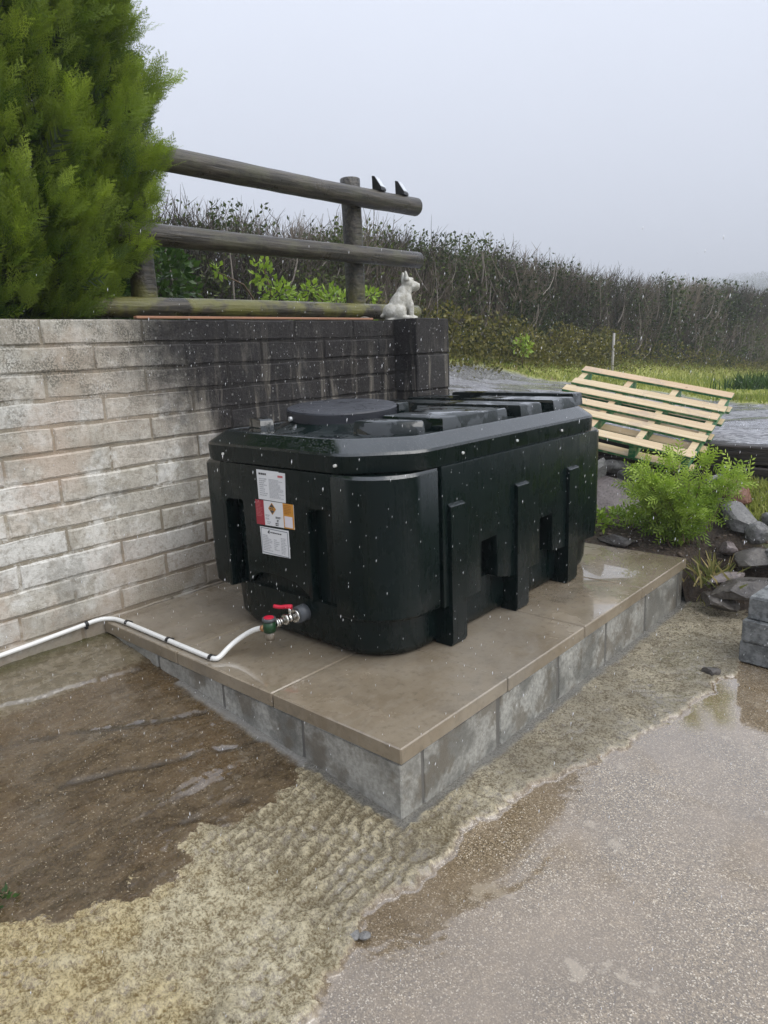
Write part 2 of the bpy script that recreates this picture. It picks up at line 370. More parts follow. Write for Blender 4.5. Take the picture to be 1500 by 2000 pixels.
    b = M.mix(M.math('MULTIPLY', moss, .85), b, M.mix(fine, (.03, .034, .008), (.075, .072, .02)))
    crk = M.attr('crack')
    b = M.mix(M.math('MULTIPLY', crk, .75), b, (.03, .022, .013))
    yel = M.ramp(M.math('ADD', yel, M.math('ADD', M.math('MULTIPLY', M.math('SUBTRACT', n1, .5), 1.2), M.math('MULTIPLY', M.math('SUBTRACT', n3, .5), 1.1))), .32, .68)
    c = M.mix(yel, b, yc); c = M.mix(smo, c, s)
    c = M.mix(M.math('MULTIPLY', edge, .8), c, M.mix(mid, (.20, .20, .19), (.31, .305, .285)))
    film = M.ramp(M.noise(1.7, 4, .55), .30, .52)
    rs = M.ramp(M.math('ADD', film, M.math('MULTIPLY', M.math('SUBTRACT', gr, .5), .5)), 0, 1, .22, .05)
    rr = M.mix(yel, M.ramp(mid, .38, .6, .36, .14), M.ramp(pk, 0, 1, .14, .5))
    rr = M.mix(smo, rr, rs)
    puddle = M.attr('puddle')
    rr = M.mix(puddle, rr, .03)
    hb = M.math('ADD', M.math('MULTIPLY', gr, .5), M.math('MULTIPLY', fine, 1.0))
    bs = M.mix(smo, M.mix(yel, .35, .9), .12); bs = M.mix(puddle, bs, .015)
    hb = M.math('ADD', hb, M.math('MULTIPLY', M.math('MULTIPLY', yel, q), 2.6))
    n = M.t.nodes.new('ShaderNodeBump'); M.put(n.inputs['Height'], hb); M.put(n.inputs['Strength'], bs); n.inputs['Distance'].default_value = .006
    ct = M.math('MAXIMUM', M.math('MULTIPLY', M.ramp(smo, .86, 1.0), M.ramp(film, 0, 1, .35, .95)), puddle)
    wetp = M.math('MULTIPLY', M.ramp(M.noise(3.4, 5, .65), .40, .58), M.math('SUBTRACT', 1, smo))
    ct = M.math('MAXIMUM', ct, M.math('MULTIPLY', wetp, M.mix(yel, .75, M.ramp(pk, 0, 1, .9, .15))))
    ripple = M.bump(M.noise(55, 3), .08, .004)
    return M.set(color=c, rough=rr, normal=n.outputs[0], coat=ct, coatr=.035, coatn=ripple, coatior=1.9)
def m_soil():
    M = Mat('soil', .7); f = M.noise(70, 5, .7)
    c = M.mix(M.ramp(f, .35, .7), (.028, .019, .012), (.085, .058, .038))
    c = M.mix(M.math('MULTIPLY', M.ramp(M.noise(150, 3), .6, .7), .7), c, (.16, .11, .07))
    gr = M.attr('grass')
    c = M.mix(gr, c, M.mix(f, (.07, .09, .02), (.16, .17, .055)))
    return M.set(color=c, normal=M.bump(f, .8, .02), rough=M.ramp(M.noise(30), .4, .6, .35, .8))
def m_terrain():
    M = Mat('gravel_and_grass', .6); f = M.noise(60, 5, .7); st = M.voro(38, None, 'F1', 'Color'); sv = M.xyz(st)[0]
    g = M.mix(M.ramp(sv, 0, 1), (.10, .10, .108), (.36, .36, .375))
    g = M.mix(M.math('MULTIPLY', M.ramp(f, .5, .7), .5), g, (.08, .078, .08))
    wet = M.ramp(M.noise(1.3, 4, .6, M.scale(M.pos(), (1, .6, 1))), .42, .56)
    gk = M.attr('grass')
    gc = M.mix(M.noise(1.3, 5, .7), (.17, .22, .03), (.44, .42, .12))
    gc = M.mix(M.ramp(M.noise(2.7, 4), .52, .66), gc, (.20, .155, .07))
    c = M.mix(gk, g, gc)
    r = M.mix(gk, M.ramp(wet, 0, 1, .55, .10), .8)
    n = M.bump(M.math('ADD', M.voro(38), f), .5, .02)
    return M.set(color=c, rough=r, normal=n, coat=M.math('MULTIPLY', M.math('MULTIPLY', wet, M.math('SUBTRACT', 1, gk)), .5), coatr=.08)
def m_field():
    M = Mat('field_grass', .9)
    return M.set(color=M.mix(M.noise(.3, 6), (.06, .085, .025), (.13, .14, .05)))
def m_rail():
    M = Mat('weathered_rail', .5); o = M.pos(); gr = M.noise(1, 5, .65, M.scale(o, (55, 3.5, 55))); a = M.noise(5, 5, .65)
    c = M.mix(M.ramp(gr, .35, .68), (.018, .0155, .012), (.082, .070, .052))
    c = M.mix(M.math('MULTIPLY', M.ramp(a, .5, .66), .6), c, (.085, .085, .05))
    z = M.xyz()[2]; ms = M.math('MULTIPLY', M.ramp(M.noise(4.5, 5, .6), .44, .58), M.ramp(z, 1.9, 1.7, 0, 1))
    c = M.mix(M.math('MULTIPLY', ms, .85), c, M.mix(M.noise(30), (.10, .105, .018), (.19, .175, .045)))
    return M.set(color=c, rough=M.ramp(a, .3, .7, .22, .5), normal=M.bump(M.math('ADD', gr, M.math('MULTIPLY', a, .6)), .8, .010))
def m_pallet():
    M = Mat('pallet_wood', .55); o = M.objco(); gr = M.noise(1, 5, .6, M.scale(o, (2.5, 70, 70)), 1.0); rd = M.rand()
    c = M.mix(M.ramp(gr, .35, .7), (.47, .35, .19), (.61, .495, .31))
    c = M.mix(M.math('MULTIPLY', rd, .5), c, M.mix(rd, (.60, .50, .33), (.50, .33, .20)))
    c = M.mix(M.math('MULTIPLY', M.ramp(M.noise(6, 6, .72), .52, .66), .55), c, (.33, .25, .19))
    c = M.mix(M.ramp(M.voro(7), .045, .075, .8, 0), c, (.22, .12, .06))
    return M.set(color=c, rough=.42, normal=M.bump(gr, .25, .004))
def m_green():
    M = Mat('pallet_green_dye', .5); g = M.noise(20, 4)
    return M.set(color=M.mix(M.ramp(g, .45, .70), (.03, .19, .075), (.30, .40, .19)))
def m_sleeper():
    M = Mat('sleeper_wood', .5); gr = M.noise(1, 5, .7, M.scale(M.pos(), (3, 50, 60)))
    c = M.mix(M.ramp(gr, .35, .7), (.010, .007, .006), (.048, .035, .027))
    return M.set(color=c, rough=M.ramp(gr, .3, .7, .3, .6), normal=M.bump(gr, .7, .012))
def m_leaf(name, a, b, tip=None, rough=.5, trans=True):
    M = Mat(name, rough, .35); t = M.attr('tint')
    c = M.mix(t, a, b)
    M.set(color=c)
    if trans:
        tr = M.t.nodes.new('ShaderNodeBsdfTranslucent'); M.put(tr.inputs['Color'], M.mix(1.0, c, (1.0, 1.15, .6), 'MULTIPLY'))
        ms = M.t.nodes.new('ShaderNodeMixShader'); ms.inputs[0].default_value = .3
        out = M.t.nodes['Material Output']
        M.link(M.b.outputs[0], ms.inputs[1]); M.link(tr.outputs[0], ms.inputs[2]); M.link(ms.outputs[0], out.inputs['Surface'])
    return M.m
def m_rock(name, a, b, rough=.35, scale=6):
    M = Mat(name, rough); o = M.pos(); n1 = M.noise(scale, 6, .65); n2 = M.noise(60, 5, .7)
    c = M.mix(M.ramp(n1, .35, .66), a, b); c = M.mix(M.math('MULTIPLY', M.ramp(n2, .48, .66), .65), c, tuple(x*.5 for x in a))
    return M.set(color=c, rough=M.ramp(n1, .35, .65, rough*.6, rough*1.3), normal=M.bump(n2, .7, .008))

MT = m_tank(); MTT = m_tank_top(); MCOV = m_cover(); MSLAB = m_slab(); MBLK = m_block(); MWALL = m_wall(); MMOR = m_mortar()
MYARD = m_yard(); MSOIL = m_soil(); MTER = m_terrain(); MFIELD = m_field(); MRAIL = m_rail(); MPAL = m_pallet(); MGRN = m_green(); MSLP = m_sleeper()
MJOINT = plain('grey_mortar', (.135, .13, .118), .45, var=.35, nscale=22)
MWHITE = plain('white_plastic', (.78, .78, .75), .3, var=.04)
MBLACK = plain('black_plastic', (.012, .012, .013), .35)
MCHROME = plain('plated_brass', (.62, .60, .56), .25, 1, var=.1)
MCOPPER = plain('brass_nut', (.62, .33, .17), .3, 1)
MRED = plain('red_handle', (.62, .015, .045), .35)
MFGREEN = plain('filter_green', (.012, .055, .018), .35)
MGREYPL = plain('grey_plastic', (.075, .082, .09), .4)
MBOWL = plain('clear_grey_bowl', (.20, .17, .13), .25)
MSTEEL = plain('screw_steel', (.70, .70, .68), .35, .4)
MPAPER = plain('label_paper', (.72, .73, .75), .45, var=.05)
MINK = plain('label_grey_ink', (.42, .43, .45), .5, var=.15)
MINKD = plain('label_dark_ink', (.05, .05, .055), .5)
MLRED = plain('label_red', (.33, .018, .035), .45)
MLREDP = plain('label_pale_red', (.50, .12, .13), .45)
MLORA = plain('label_orange', (.58, .26, .025), .45)
MLORD = plain('label_brown_ink', (.36, .13, .015), .5)
MLPINK = plain('label_pale_lilac', (.70, .66, .71), .45)
MBORDER = plain('label_slate_border', (.17, .20, .23), .45)

# ================================================================== THE GROUND
def axis(lo, hi, step, outer_lo, outer_hi, k=16):
    a = np.arange(lo, hi+1e-6, step)
    l = lo-(np.linspace(0, 1, k+1)[1:]**2)*(lo-outer_lo); r = hi+(np.linspace(0, 1, k+1)[1:]**2)*(outer_hi-hi)
    return np.concatenate([l[::-1], a, r])
def grid(xs, ys):
    X, Y = np.meshgrid(xs, ys, indexing='ij'); nx, ny = len(xs), len(ys)
    i = np.arange(nx*ny).reshape(nx, ny)
    F = np.stack([i[:-1, :-1], i[1:, :-1], i[1:, 1:], i[:-1, 1:]], -1).reshape(-1, 4)
    return X.ravel(), Y.ravel(), F

EDGE1 = [(.45, 2.6), (.45, 2.24), (.45, 1.77), (.44, 1.51), (.37, 1.04), (.28, .71), (.18, .33), (.16, .05), (.17, -.07), (.15, -.22), (.15, -.33), (.19, -.42), (.21, -.51), (.25, -.63), (.3, -1.2), (.4, -3.2)]
EDGE2 = [(-.62, -3.2), (-.6, -1.5), (-.53, -.96), (-.41, -.86), (-.33, -.72), (-.36, -.58), (-.4, -.4), (-.39, -.13), (-.42, .01), (-.42, 2.6)]
CRACKS = [[(-1.3, -.75), (-1.18, -.51), (-1.05, -.29), (-.95, -.05)], [(-.9, -.63), (-.85, -.46), (-.77, -.32), (-.71, -.17), (-.66, -.02)], [(-.49, -.45), (-.45, -.32), (-.41, -.22)]]
def along(poly, y):
    p = sorted(poly, key=lambda q: q[1]); return np.interp(y, [q[1] for q in p], [q[0] for q in p])
def build_yard():
    xs = axis(-1.86, 1.15, .009, -1.95, 9, 14); ys = axis(-1.15, 2.55, .009, -9, 2.75, 14)
    x, y, F = grid(xs, ys)
    # drop the cells hidden inside the plinth
    cx = x[F].mean(1); cy = y[F].mean(1); F = F[~((cx < -.06) & (cx > -1.74) & (cy > .06) & (cy < 2.36))]
    z = yard_z(x, y)
    wob = (fbm(x*9, y*9, 4, 3)-.5)*.09+(fbm(x*40, y*40, 3, 5)-.5)*.03
    e1 = along(EDGE1, y)+wob; e2 = along(EDGE2, y)+wob*2.2+(fbm(x*3, y*3, 3, 8)-.5)*.08
    smooth = sst(x-e1, -.008, .012); strip = sst(x-e2, -.045, .05)*(1-smooth)
    brown = (1-sst(x-e2, -.045, .05))
    # rough strip: lumps and raked ridges
    lump = fbm(x*30, y*30, 4, 11, .6); lump2 = fbm(x*75, y*75, 3, 21)
    ang = R(12); u = x*math.cos(ang)+y*math.sin(ang)+(fbm(x*6, y*6, 4, 33)-.5)*.11+(fbm(x*22, y*22, 3, 36)-.5)*.03
    ridge = (.5+.5*np.sin(u*2*math.pi/.041))*(.25+1.1*fbm(x*9, y*5, 3, 38))
    rmask = sst(y, -.62, -.32)*(1-sst(y, .10, .3))*(1-.3*fbm(x*6, y*6, 2, 41))
    hg = .55*lump+.45*lump2
    hg = np.clip((hg-.5)*1.9+.5, 0, 1)
    hg = hg*(1-.62*rmask)+rmask*.62*ridge*(.55+.7*lump)+0*x
    dz = strip*((hg+.5*(fbm(x*110, y*110, 2, 25)-.5))*.024*(1-.55*sst(y, .15, .6))+.004)
    # smooth bay: almost flat
    sm = (fbm(x*2, y*2, 3, 51)-.5)*.008-.004+(fbm(x*60, y*60, 3, 55)-.5)*.0012
    dz = dz+smooth*sm
    # brown bay
    st = fbm(x*14, y*3.2, 4, 61)
    bl = fbm(x*45, y*45, 3, 66)
    dz = dz+brown*((st-.5)*.012+(bl-.5)*.005+(fbm(x*100, y*12, 2, 68)-.5)*.004+.004)
    crack = np.zeros_like(x)
    for c in CRACKS:
        d = seg_dist(x+(fbm(x*11, y*11, 3, 71)-.5)*.05, y, c); crack = np.maximum(crack, (1-sst(d, .004, .024))*sst(fbm(x*14, y*14, 3, 75), .30, .62))
    crack = np.clip(crack, 0, 1)*brown
    dz = dz-crack*.007
    # left-hand screed edge
    ex = np.interp(y, [-1.2, -.58, -.4, -.21, .08, 1], [-1.52, -1.5, -1.45, -1.42, -1.39, -1.35])+wob*.8
    dz = dz+brown*(1-sst(x-ex, -.01, .012))*.013
    # cement wipe where the plinth meets the yard
    inside = (x < 0) & (y > 0)
    dpl = np.where((y > -.3) & (x > -1.8), np.where(x > 0, np.where(y > 0, x, np.hypot(x, np.minimum(y, 0))), np.where(y < 0, -y, 0)), 1)
    jn = (1-sst(dpl+(fbm(x*25, y*25, 3, 81)-.5)*.028, .010, .030))*(x > -1.2)
    dz = dz*(1-.85*jn)+jn*.010
    # puddles: level water in the low places of the smooth bay near its edge
    px, py = x-.60, y-1.30
    pd = np.hypot(px/.42, py/.80)+(fbm(x*5, y*5, 4, 91)-.5)*.7
    puddle = (1-sst(pd, .75, .92))*smooth
    pd2 = np.hypot((x-.25)/.17, (y-.12)/.33)+(fbm(x*6, y*6, 4, 95)-.5)*.6
    puddle = np.maximum(puddle, (1-sst(pd2, .75, 1.0))*smooth*.85)
    dz = dz*(1-puddle)+puddle*(-.004)
    hgt = np.where(strip > .01, hg, .5)
    me = npmesh('yard', np.stack([x, y, z+dz], 1), F, dict(rough_strip=strip, smooth=smooth, height=hgt, joint=jn, crack=crack, puddle=puddle), True)
    return obj('yard_ground', me, MYARD)
tag(build_yard(), kind='structure')

def bed_z(x, y):
    t = np.clip((y-2.42)/1.1, 0, 1)
    left = .245+.27*t
    right = .0+.33*sst(y, 2.40, 2.85)+.17*sst(y, 2.8, 3.4)
    k = sst(x, -.06, .02)
    return left*(1-k)+right*k
def build_bed():
    xs = axis(-1.75, .9, .02, -1.9, 9, 12); ys = np.arange(2.395, 3.62, .02)
    x, y, F = grid(xs, ys)
    z = bed_z(x, y)+(fbm(x*6, y*6, 4, 5)-.5)*.07*sst(y, 2.41, 2.5)+(fbm(x*30, y*30, 3, 8)-.5)*.03
    g = sst(fbm(x*3, y*3, 3, 12)*.5+x*1.2+(y-2.9)*1.3, .35, .6)
    return obj('planting_bed_ground', npmesh('bed', np.stack([x, y, z], 1), F, dict(grass=g), True), MSOIL)
tag(build_bed(), kind='structure')

VERGE = [(-40, 3), (-6.3, 5.5), (-5.75, 9.3), (-5.1, 10.4), (-4.4, 11.1), (-3.4, 11.2), (-2.4, 10.8), (-1.2, 8.9), (1.5, 6.4), (6, 4.2), (30, 3)]
def drive_z(x, y):
    b = .735+.12*np.clip(-x-2.5, 0, 4.5)-.06*np.clip(y-5, 0, 25)-.01*np.clip(y-30, 0, 200)
    return b+.28*sst(-x, 5.1, 6.3)
def verge_mask(x, y):
    yl = np.interp(x, [p[0] for p in VERGE], [p[1] for p in VERGE])
    return sst(y-yl+(fbm(x*2.2, y*2.2, 4, 4)-.5)*.9, -.12, .16)
def build_terrain():
    xs = np.concatenate([np.linspace(-60, -9, 20)[:-1], np.arange(-9, 3, .1), np.geomspace(3, 60, 18)])
    ys = np.concatenate([np.arange(3.56, 14, .1), np.geomspace(14, 160, 60)])
    x, y, F = grid(xs, ys)
    g = verge_mask(x, y)
    z = drive_z(x, y)+(fbm(x*3, y*3, 4, 2)-.5)*.03+g*(.03+(fbm(x*5, y*5, 3, 9)-.5)*.08)
    return obj('gravel_drive_ground', npmesh('terrain', np.stack([x, y, z], 1), F, dict(grass=g), True), MTER)
tag(build_terrain(), kind='structure')
def build_field():
    xs = np.linspace(-900, 900, 61); x, y, F = grid(xs, xs)
    return obj('field_ground', npmesh('field', np.stack([x, y, -1.75-.0*x], 1), F, smooth=True), MFIELD)
tag(build_field(), kind='structure')
# raised garden behind the wall
def build_terrace():
    xs = np.concatenate([np.linspace(-14, -4, 12)[:-1], np.arange(-4, -1.94, .08)]); ys = np.concatenate([np.linspace(-12, -2, 10)[:-1], np.arange(-2, 2.66, .08)])
    x, y, F = grid(xs, ys); z = 1.565+(fbm(x*4, y*4, 4, 3)-.5)*.06
    g = np.clip(fbm(x*2, y*2, 3, 7)*1.4-.3, 0, 1)
    n = len(x); V0 = np.stack([x, y, z], 1)
    # skirt on the drive side
    nx, ny = len(xs), len(ys); i = np.arange(nx*ny).reshape(nx, ny); e = i[:, -1]
    Vs = V0[e].copy(); Vs[:, 2] = .2; Vs[:, 1] += .25
    Fs = np.stack([e[:-1], e[1:], n+1+np.arange(nx-1), n+np.arange(nx-1)], -1)
    return obj('raised_garden_ground', npmesh('terrace', np.concatenate([V0, Vs]), np.concatenate([F, Fs]), dict(grass=np.concatenate([g, g[e]])), True), MSOIL)
tag(build_terrace(), kind='structure')

# ================================================================== BLOCK WALL
def block_mesh(name, size, bev=.007, seed=0, jit=.004):
    bm = bmesh.new(); add_box(bm, [-s/2 for s in size], [s/2 for s in size])
    bmesh.ops.bevel(bm, geom=list(bm.edges), offset=bev, segments=1, affect='EDGES')
    rr = random.Random(seed)
    for v in bm.verts: v.co += Vector((rr.uniform(-jit, jit)*.5, rr.uniform(-jit, jit), rr.uniform(-jit, jit)))
    return bm_mesh(name, bm)
def rough_block(name, size, seed, bev=.005, jit=.0022):
    # block with a wavering outline on its face (+x side)
    rr = random.Random(seed); dx, dy, dz = (q/2 for q in size); out = []
    nl = max(2, round(size[1]/.09)); nh = 2
    for k in range(nl): out.append((-dy+2*dy*k/nl, -dz))
    for k in range(nh): out.append((dy, -dz+2*dz*k/nh))
    for k in range(nl): out.append((dy-2*dy*k/nl, dz))
    for k in range(nh): out.append((-dy, dz-2*dz*k/nh))
    out = [(a+rr.uniform(-jit, jit), b+rr.uniform(-jit, jit)) for a, b in out]; n = len(out)
    Vv = [(-dx, a, b) for a, b in out]+[(dx-bev*rr.uniform(.6, 1.6), a, b) for a, b in out]+[(dx+rr.uniform(-.0015, .0015), a*(1-bev*rr.uniform(.8, 1.8)/dy), b*(1-bev*rr.uniform(.8, 2.0)/dz)) for a, b in out]
    F = []
    for q in (0, n):
        for k in range(n): F.append((q+k, q+(k+1) % n, q+n+(k+1) % n, q+n+k))
    F.append(tuple(range(2*n, 3*n))); F.append(tuple(range(n))[::-1])
    me = mesh(name, Vv, F); return me
def build_wall():
    root = thing('block_wall', 'weathered concrete block wall blackened at its right end behind the tank', 'wall', (-W-.11, .4, .1))
    CO, PI_ = .1105, .463
    y0, y1 = -2.3, 2.13
    core = box('mortar_core', (-W-.205, y0, -.05), (-W-.0055, y1+.02, ZW-.004), 0)
    wpart('mortar_bed', core, MMOR, root)
    full = [rough_block('wall_block', (.208, PI_-.011, CO-.011), s) for s in range(9)]
    cache = {}
    for r in range(15):
        zt = ZW-r*CO; zc = zt-CO/2
        off = -.093 if r % 2 == 0 else .122
        off += random.uniform(-.02, .02)
        ys = [off+PI_*k for k in range(-8, 9)]
        edges = [y0]+[v for v in ys if y0+.05 < v < y1-.05]+[y1]
        for a, b in zip(edges[:-1], edges[1:]):
            ln = b-a; dx = random.uniform(-.003, .003)
            if abs(ln-PI_) < .002: me = random.choice(full)
            else: me = rough_block('wall_block', (.208, ln-.011, CO-.011), int(ln*1000)+r)
            obj('block', me, MWALL, root, loc=Vector((-W-.104+dx, (a+b)/2, zc))-Vector(root.location), rot=(random.uniform(-.006, .006), 0, random.uniform(-.004, .004)))
    # end pier, proud of the wall, of taller blocks
    px0, px1, py0, py1 = -W-.2, -W+.175, 2.135, 2.475
    wpart('mortar_bed', box('pier_core', (px0+.01, py0+.01, -.05), (px1-.01, py1-.01, ZW-.006), 0), MMOR, root)
    z = ZW
    while z > .1:
        me = rough_block('pier_block', (px1-px0-.002, py1-py0-.004, .216), int(z*100))
        obj('pier_block', me, MWALL, root, loc=Vector(((px0+px1)/2, (py0+py1)/2, z-.1075))-Vector(root.location)); z -= .225
    # return of the wall round the end of the raised garden
    for i in range(7):
        for k in range(6):
            me = full[(i+k) % 5]
            o = obj('block', me, MWALL, root, loc=Vector((px0-.232-.463*k-(.23 if i % 2 else 0), 2.56, ZW-.17-i*.1105))-Vector(root.location), rot=(0, 0, R(90)))
    return root
build_wall()

# ================================================================== PLINTH
def build_plinth():
    root = thing('concrete_plinth', 'wet concrete plinth of grey blocks topped with paving slabs under the tank', 'plinth', (-W/2, 1.2, 0))
    ST = .055; zt = H; zb = H-ST
    # slabs
    for i in range(3):
        for j in range(4):
            x1 = -i*.596; x0 = max(-W+.002, x1-.596); ya, yb = j*.6, (j+1)*.6
            g = .0032
            me = box('slab', (-(x1-x0)/2+g, -(yb-ya)/2+g, -ST/2), ((x1-x0)/2-g, (yb-ya)/2-g, ST/2), .004, 1)
            o = obj('slab', me, MSLAB, root, loc=Vector(((x0+x1)/2, (ya+yb)/2, zt-ST/2+random.uniform(-.0012, .0012)))-Vector(root.location), rot=(random.uniform(-.0012, .0012), random.uniform(-.0012, .0012), 0))
    wpart('mortar_bed', box('plinth_core', (-W+.03, .0165, -.1), (-.0165, 2.378, zb-.001), 0), MJOINT, root)
    # mortar bed line under the slabs
    bh = zb-.006
    # right-hand face blocks
    ys = [.012, .112, .552, .992, 1.432, 1.872, 2.312, 2.39]
    for a, b in zip(ys[:-1], ys[1:]):
        me = block_mesh('plinth_block', (.1, b-a-.024, bh+.1), .004, int(a*100), .0025)
        if a < .1:
            continue
        obj('block', me, MBLK, root, loc=Vector((-.062, (a+b)/2, (bh-.1)/2))-Vector(root.location))
    # front face blocks; the corner one shows its end on the right-hand face
    xs = [-.011, -.455, -.905, -1.355, -1.78]
    for a, b in zip(xs[:-1], xs[1:]):
        me = block_mesh('plinth_block', (a-b-(.018 if a < -.02 else .009), .1, bh+.1), .004, int(-a*100)+50, .0025)
        obj('block', me, MBLK, root, loc=Vector(((a+b)/2, .062, (bh-.1)/2))-Vector(root.location))
    return root
build_plinth()

# ================================================================== TANK
TX0, TX1, TY0, TY1 = -1.415, -.345, .36, 2.17
def rrect(x0, x1, y0, y1, r, n=7):
    P = []
    for cx, cy, a0 in ((x1-r, y0+r, -90), (x1-r, y1-r, 0), (x0+r, y1-r, 90), (x0+r, y0+r, 180)):
        for k in range(n+1):
            a = R(a0+90*k/n); P.append((cx+r*math.cos(a), cy+r*math.sin(a)))
    return P
def loft(name, rings, cap=True, smooth_ang=None, bevel=0, seg=1):
    bm = bmesh.new(); vs = []
    for pts, z in rings: vs.append([bm.verts.new((p[0], p[1], z)) for p in pts])
    n = len(vs[0])
    for a, b in zip(vs[:-1], vs[1:]):
        for i in range(n): bm.faces.new((a[i], a[(i+1) % n], b[(i+1) % n], b[i]))
    if cap: bm.faces.new(vs[0][::-1]); bm.faces.new(vs[-1])
    bmesh.ops.recalc_face_normals(bm, faces=bm.faces)
    return bm_mesh(name, bm, bevel, seg, angle=.35)
def shade(o, ang=35):
    me = o.data
    me.polygons.foreach_set('use_smooth', [True]*len(me.polygons))
    bm = bmesh.new(); bm.from_mesh(me)
    for e in bm.edges:
        e.smooth = not (len(e.link_faces) == 2 and e.calc_face_angle(0) > R(ang))
    bm.to_mesh(me); bm.free()
    return o
def cutrect(x0, x1, y0, y1, c, r=.07, fl=.04):
    """rectangle with cut corners, each of the eight corners slightly rounded"""
    base = [(x1-c, y0), (x1, y0+c), (x1, y1-c), (x1-c, y1), (x0+c, y1), (x0, y1-c), (x0, y0+fl), (x0+fl, y0)]
    P = []; n = len(base)
    for i in range(n):
        p, a, b = (Vector(base[(i+k) % n]) for k in (0, -1, 1))
        p = Vector(base[i]); a = Vector(base[i-1]); b = Vector(base[(i+1) % n])
        ra = min(r, (a-p).length*.45); rb = min(r, (b-p).length*.45); q0 = p+(a-p).normalized()*ra; q1 = p+(b-p).normalized()*rb
        for k in range(6):
            t = k/5; P.append(tuple(q0*(1-t)**2+p*2*t*(1-t)+q1*t*t))
    return P
def text_rows(root, y, x0, x1, z1, z0, rows, mat, seed, frac=(.55, 1), h=.5):
    rr = random.Random(seed); pitch = (z1-z0)/rows
    bm = bmesh.new()
    for i in range(rows):
        zt = z1-i*pitch; x = x0; end = x0+(x1-x0)*rr.uniform(*frac)
        while x < end:
            wl = rr.uniform(.004, .014); xe = min(x+wl, end)
            add_box(bm, (x, y-.0006, zt-pitch*h), (xe, y, zt)); x = xe+.0025
    return wpart('printed_text', bm_mesh('printed_text', bm), mat, root) if False else bm_mesh('printed_text', bm)
def build_tank():
    root = thing('oil_tank', 'large dark green plastic oil tank standing on the wet plinth', 'tank', (-.88, 1.26, H))
    def P(name, me, mat=MT, ang=35, shd=True):
        o = wpart(name, me, mat, root)
        if shd: shade(o, ang)
        return o
    zs, zl = .43, .985
    # base, inset and rounded at the foot
    b0 = rrect(TX0+.075, TX1-.075, TY0+.075, TY1-.06, .20, 8); b1 = rrect(TX0+.045, TX1-.05, TY0+.028, TY1-.035, .2, 8); b2 = rrect(TX0+.04, TX1-.045, TY0+.022, TY1-.03, .2, 8)
    P('base', loft('base', [(b0, H+.001), (rrect(TX0+.056, TX1-.056, TY0+.045, TY1-.04, .215, 8), H+.018), (b1, H+.05), (b2, zs+.03)]))
    # inner core wall behind the panels
    P('core', loft('core', [(rrect(TX0+.06, TX1-.075, TY0+.046, TY1-.07, .18, 8), zs-.02), (rrect(TX0+.055, TX1-.07, TY0+.042, TY1-.066, .18, 8), zl)]), ang=40)
    # corner shells (four), with slight taper
    def shell(cx, cy, sx, sy, lx, ly, r=.2):
        ox, oy = cx, cy
        # outer path: along y face, round corner, along x face ; corner point (cx,cy), interior towards (-sx,-sy)
        path = [(ox, oy-sy*ly)]
        for k in range(9):
            a = math.pi/2*k/8
            path.append((ox-sx*r*(1-math.cos(a)), oy-sy*r*(1-math.sin(a))))
        path.append((ox-sx*lx, oy))
        inner = [(ox-sx*lx, oy-sy*.075), (ox-sx*.27, oy-sy*.075), (ox-sx*.075, oy-sy*.27), (ox-sx*.075, oy-sy*ly)]
        pts = path+inner
        def off(p, d): return (p[0]-sx*d, p[1]-sy*d)
        return loft('shell', [([off(p, .014) for p in pts], zs), ([off(p, .004) for p in pts], zs+.014), (pts, zs+.10), (pts, zl-.012), ([off(p, .008) for p in pts], zl)])
    P('corner_shell', shell(TX1, TY0, 1, -1, .267, .300))
    P('corner_shell', shell(TX1, TY1, 1, 1, .30, .185))
    P('corner_shell', shell(TX0, TY0, -1, -1, .13, .30, .05))
    P('corner_shell', shell(TX0, TY1, -1, 1, .30, .30))
    # right-hand panel with two stepped notches
    ya, yb = TY0+.314, 1.978
    def notch(y): return [(y-.058, zs), (y-.058, .64), (y+.058, .645), (y+.064, zs+.028)]
    pts = [(ya, zs)]+notch(.99)+[(1.16, zs)]+notch(1.468)+[(yb, zs), (yb, zl+.004), (ya, zl+.004)]
    P('side_panel', prism('side_panel', pts, 'x', TX1-.07, TX1+.009, .007, 2, .4))
    # rear and left panels
    P('side_panel', prism('side_panel', [(TY0+.31, zs), (1.86, zs), (1.86, zl), (TY0+.31, zl)], 'x', TX0-.004, TX0+.075, .006, 1))
    P('side_panel', prism('side_panel', [(TX0+.31, zs), (TX1-.31, zs), (TX1-.31, zl), (TX0+.31, zl)], 'y', TY1-.075, TY1+.004, .006, 1))
    # buttresses on the right-hand side: post with sloped head and a flared foot
    for yc in (.752, 1.236, 1.706):
        prof = [(TX1-.06, H+.001), (TX1+.016, H+.001), (TX1+.026, H+.02), (TX1+.026, .830), (TX1+.006, .843), (TX1-.06, .846)]
        bm = bmesh.new(); hw = .048
        va = [bm.verts.new((p[0], yc-hw, p[1])) for p in prof]; vb = [bm.verts.new((p[0], yc+hw, p[1])) for p in prof]
        bm.faces.new(va); bm.faces.new(vb[::-1])
        for i in range(len(prof)): bm.faces.new((va[i], vb[i], vb[(i+1) % len(prof)], va[(i+1) % len(prof)]))
        P('buttress', bm_mesh('buttress', bm, .009, 2, angle=.3), ang=50)
    # front: panel with two tall slots and an arched outlet recess
    f0, f1 = TX0+.1315, TX1-.2685
    pts = [(f0, zs), (-1.262, zs+.005), (-1.262, .815), (-1.245, .83), (-1.15, .833), (-1.142, .82), (-1.142, .47), (-1.12, .50), (-1.06, .53), (-.96, .54), (-.84, .525), (-.775, .49), (-.745, .46), (-.745, .825), (-.73, .84), (-.635, .845), (f1, .846), (f1, zl), (f0, zl)]
    P('front_panel', prism('front_panel', pts, 'y', TY0-.0005, TY0+.074, .004, 2, .4))
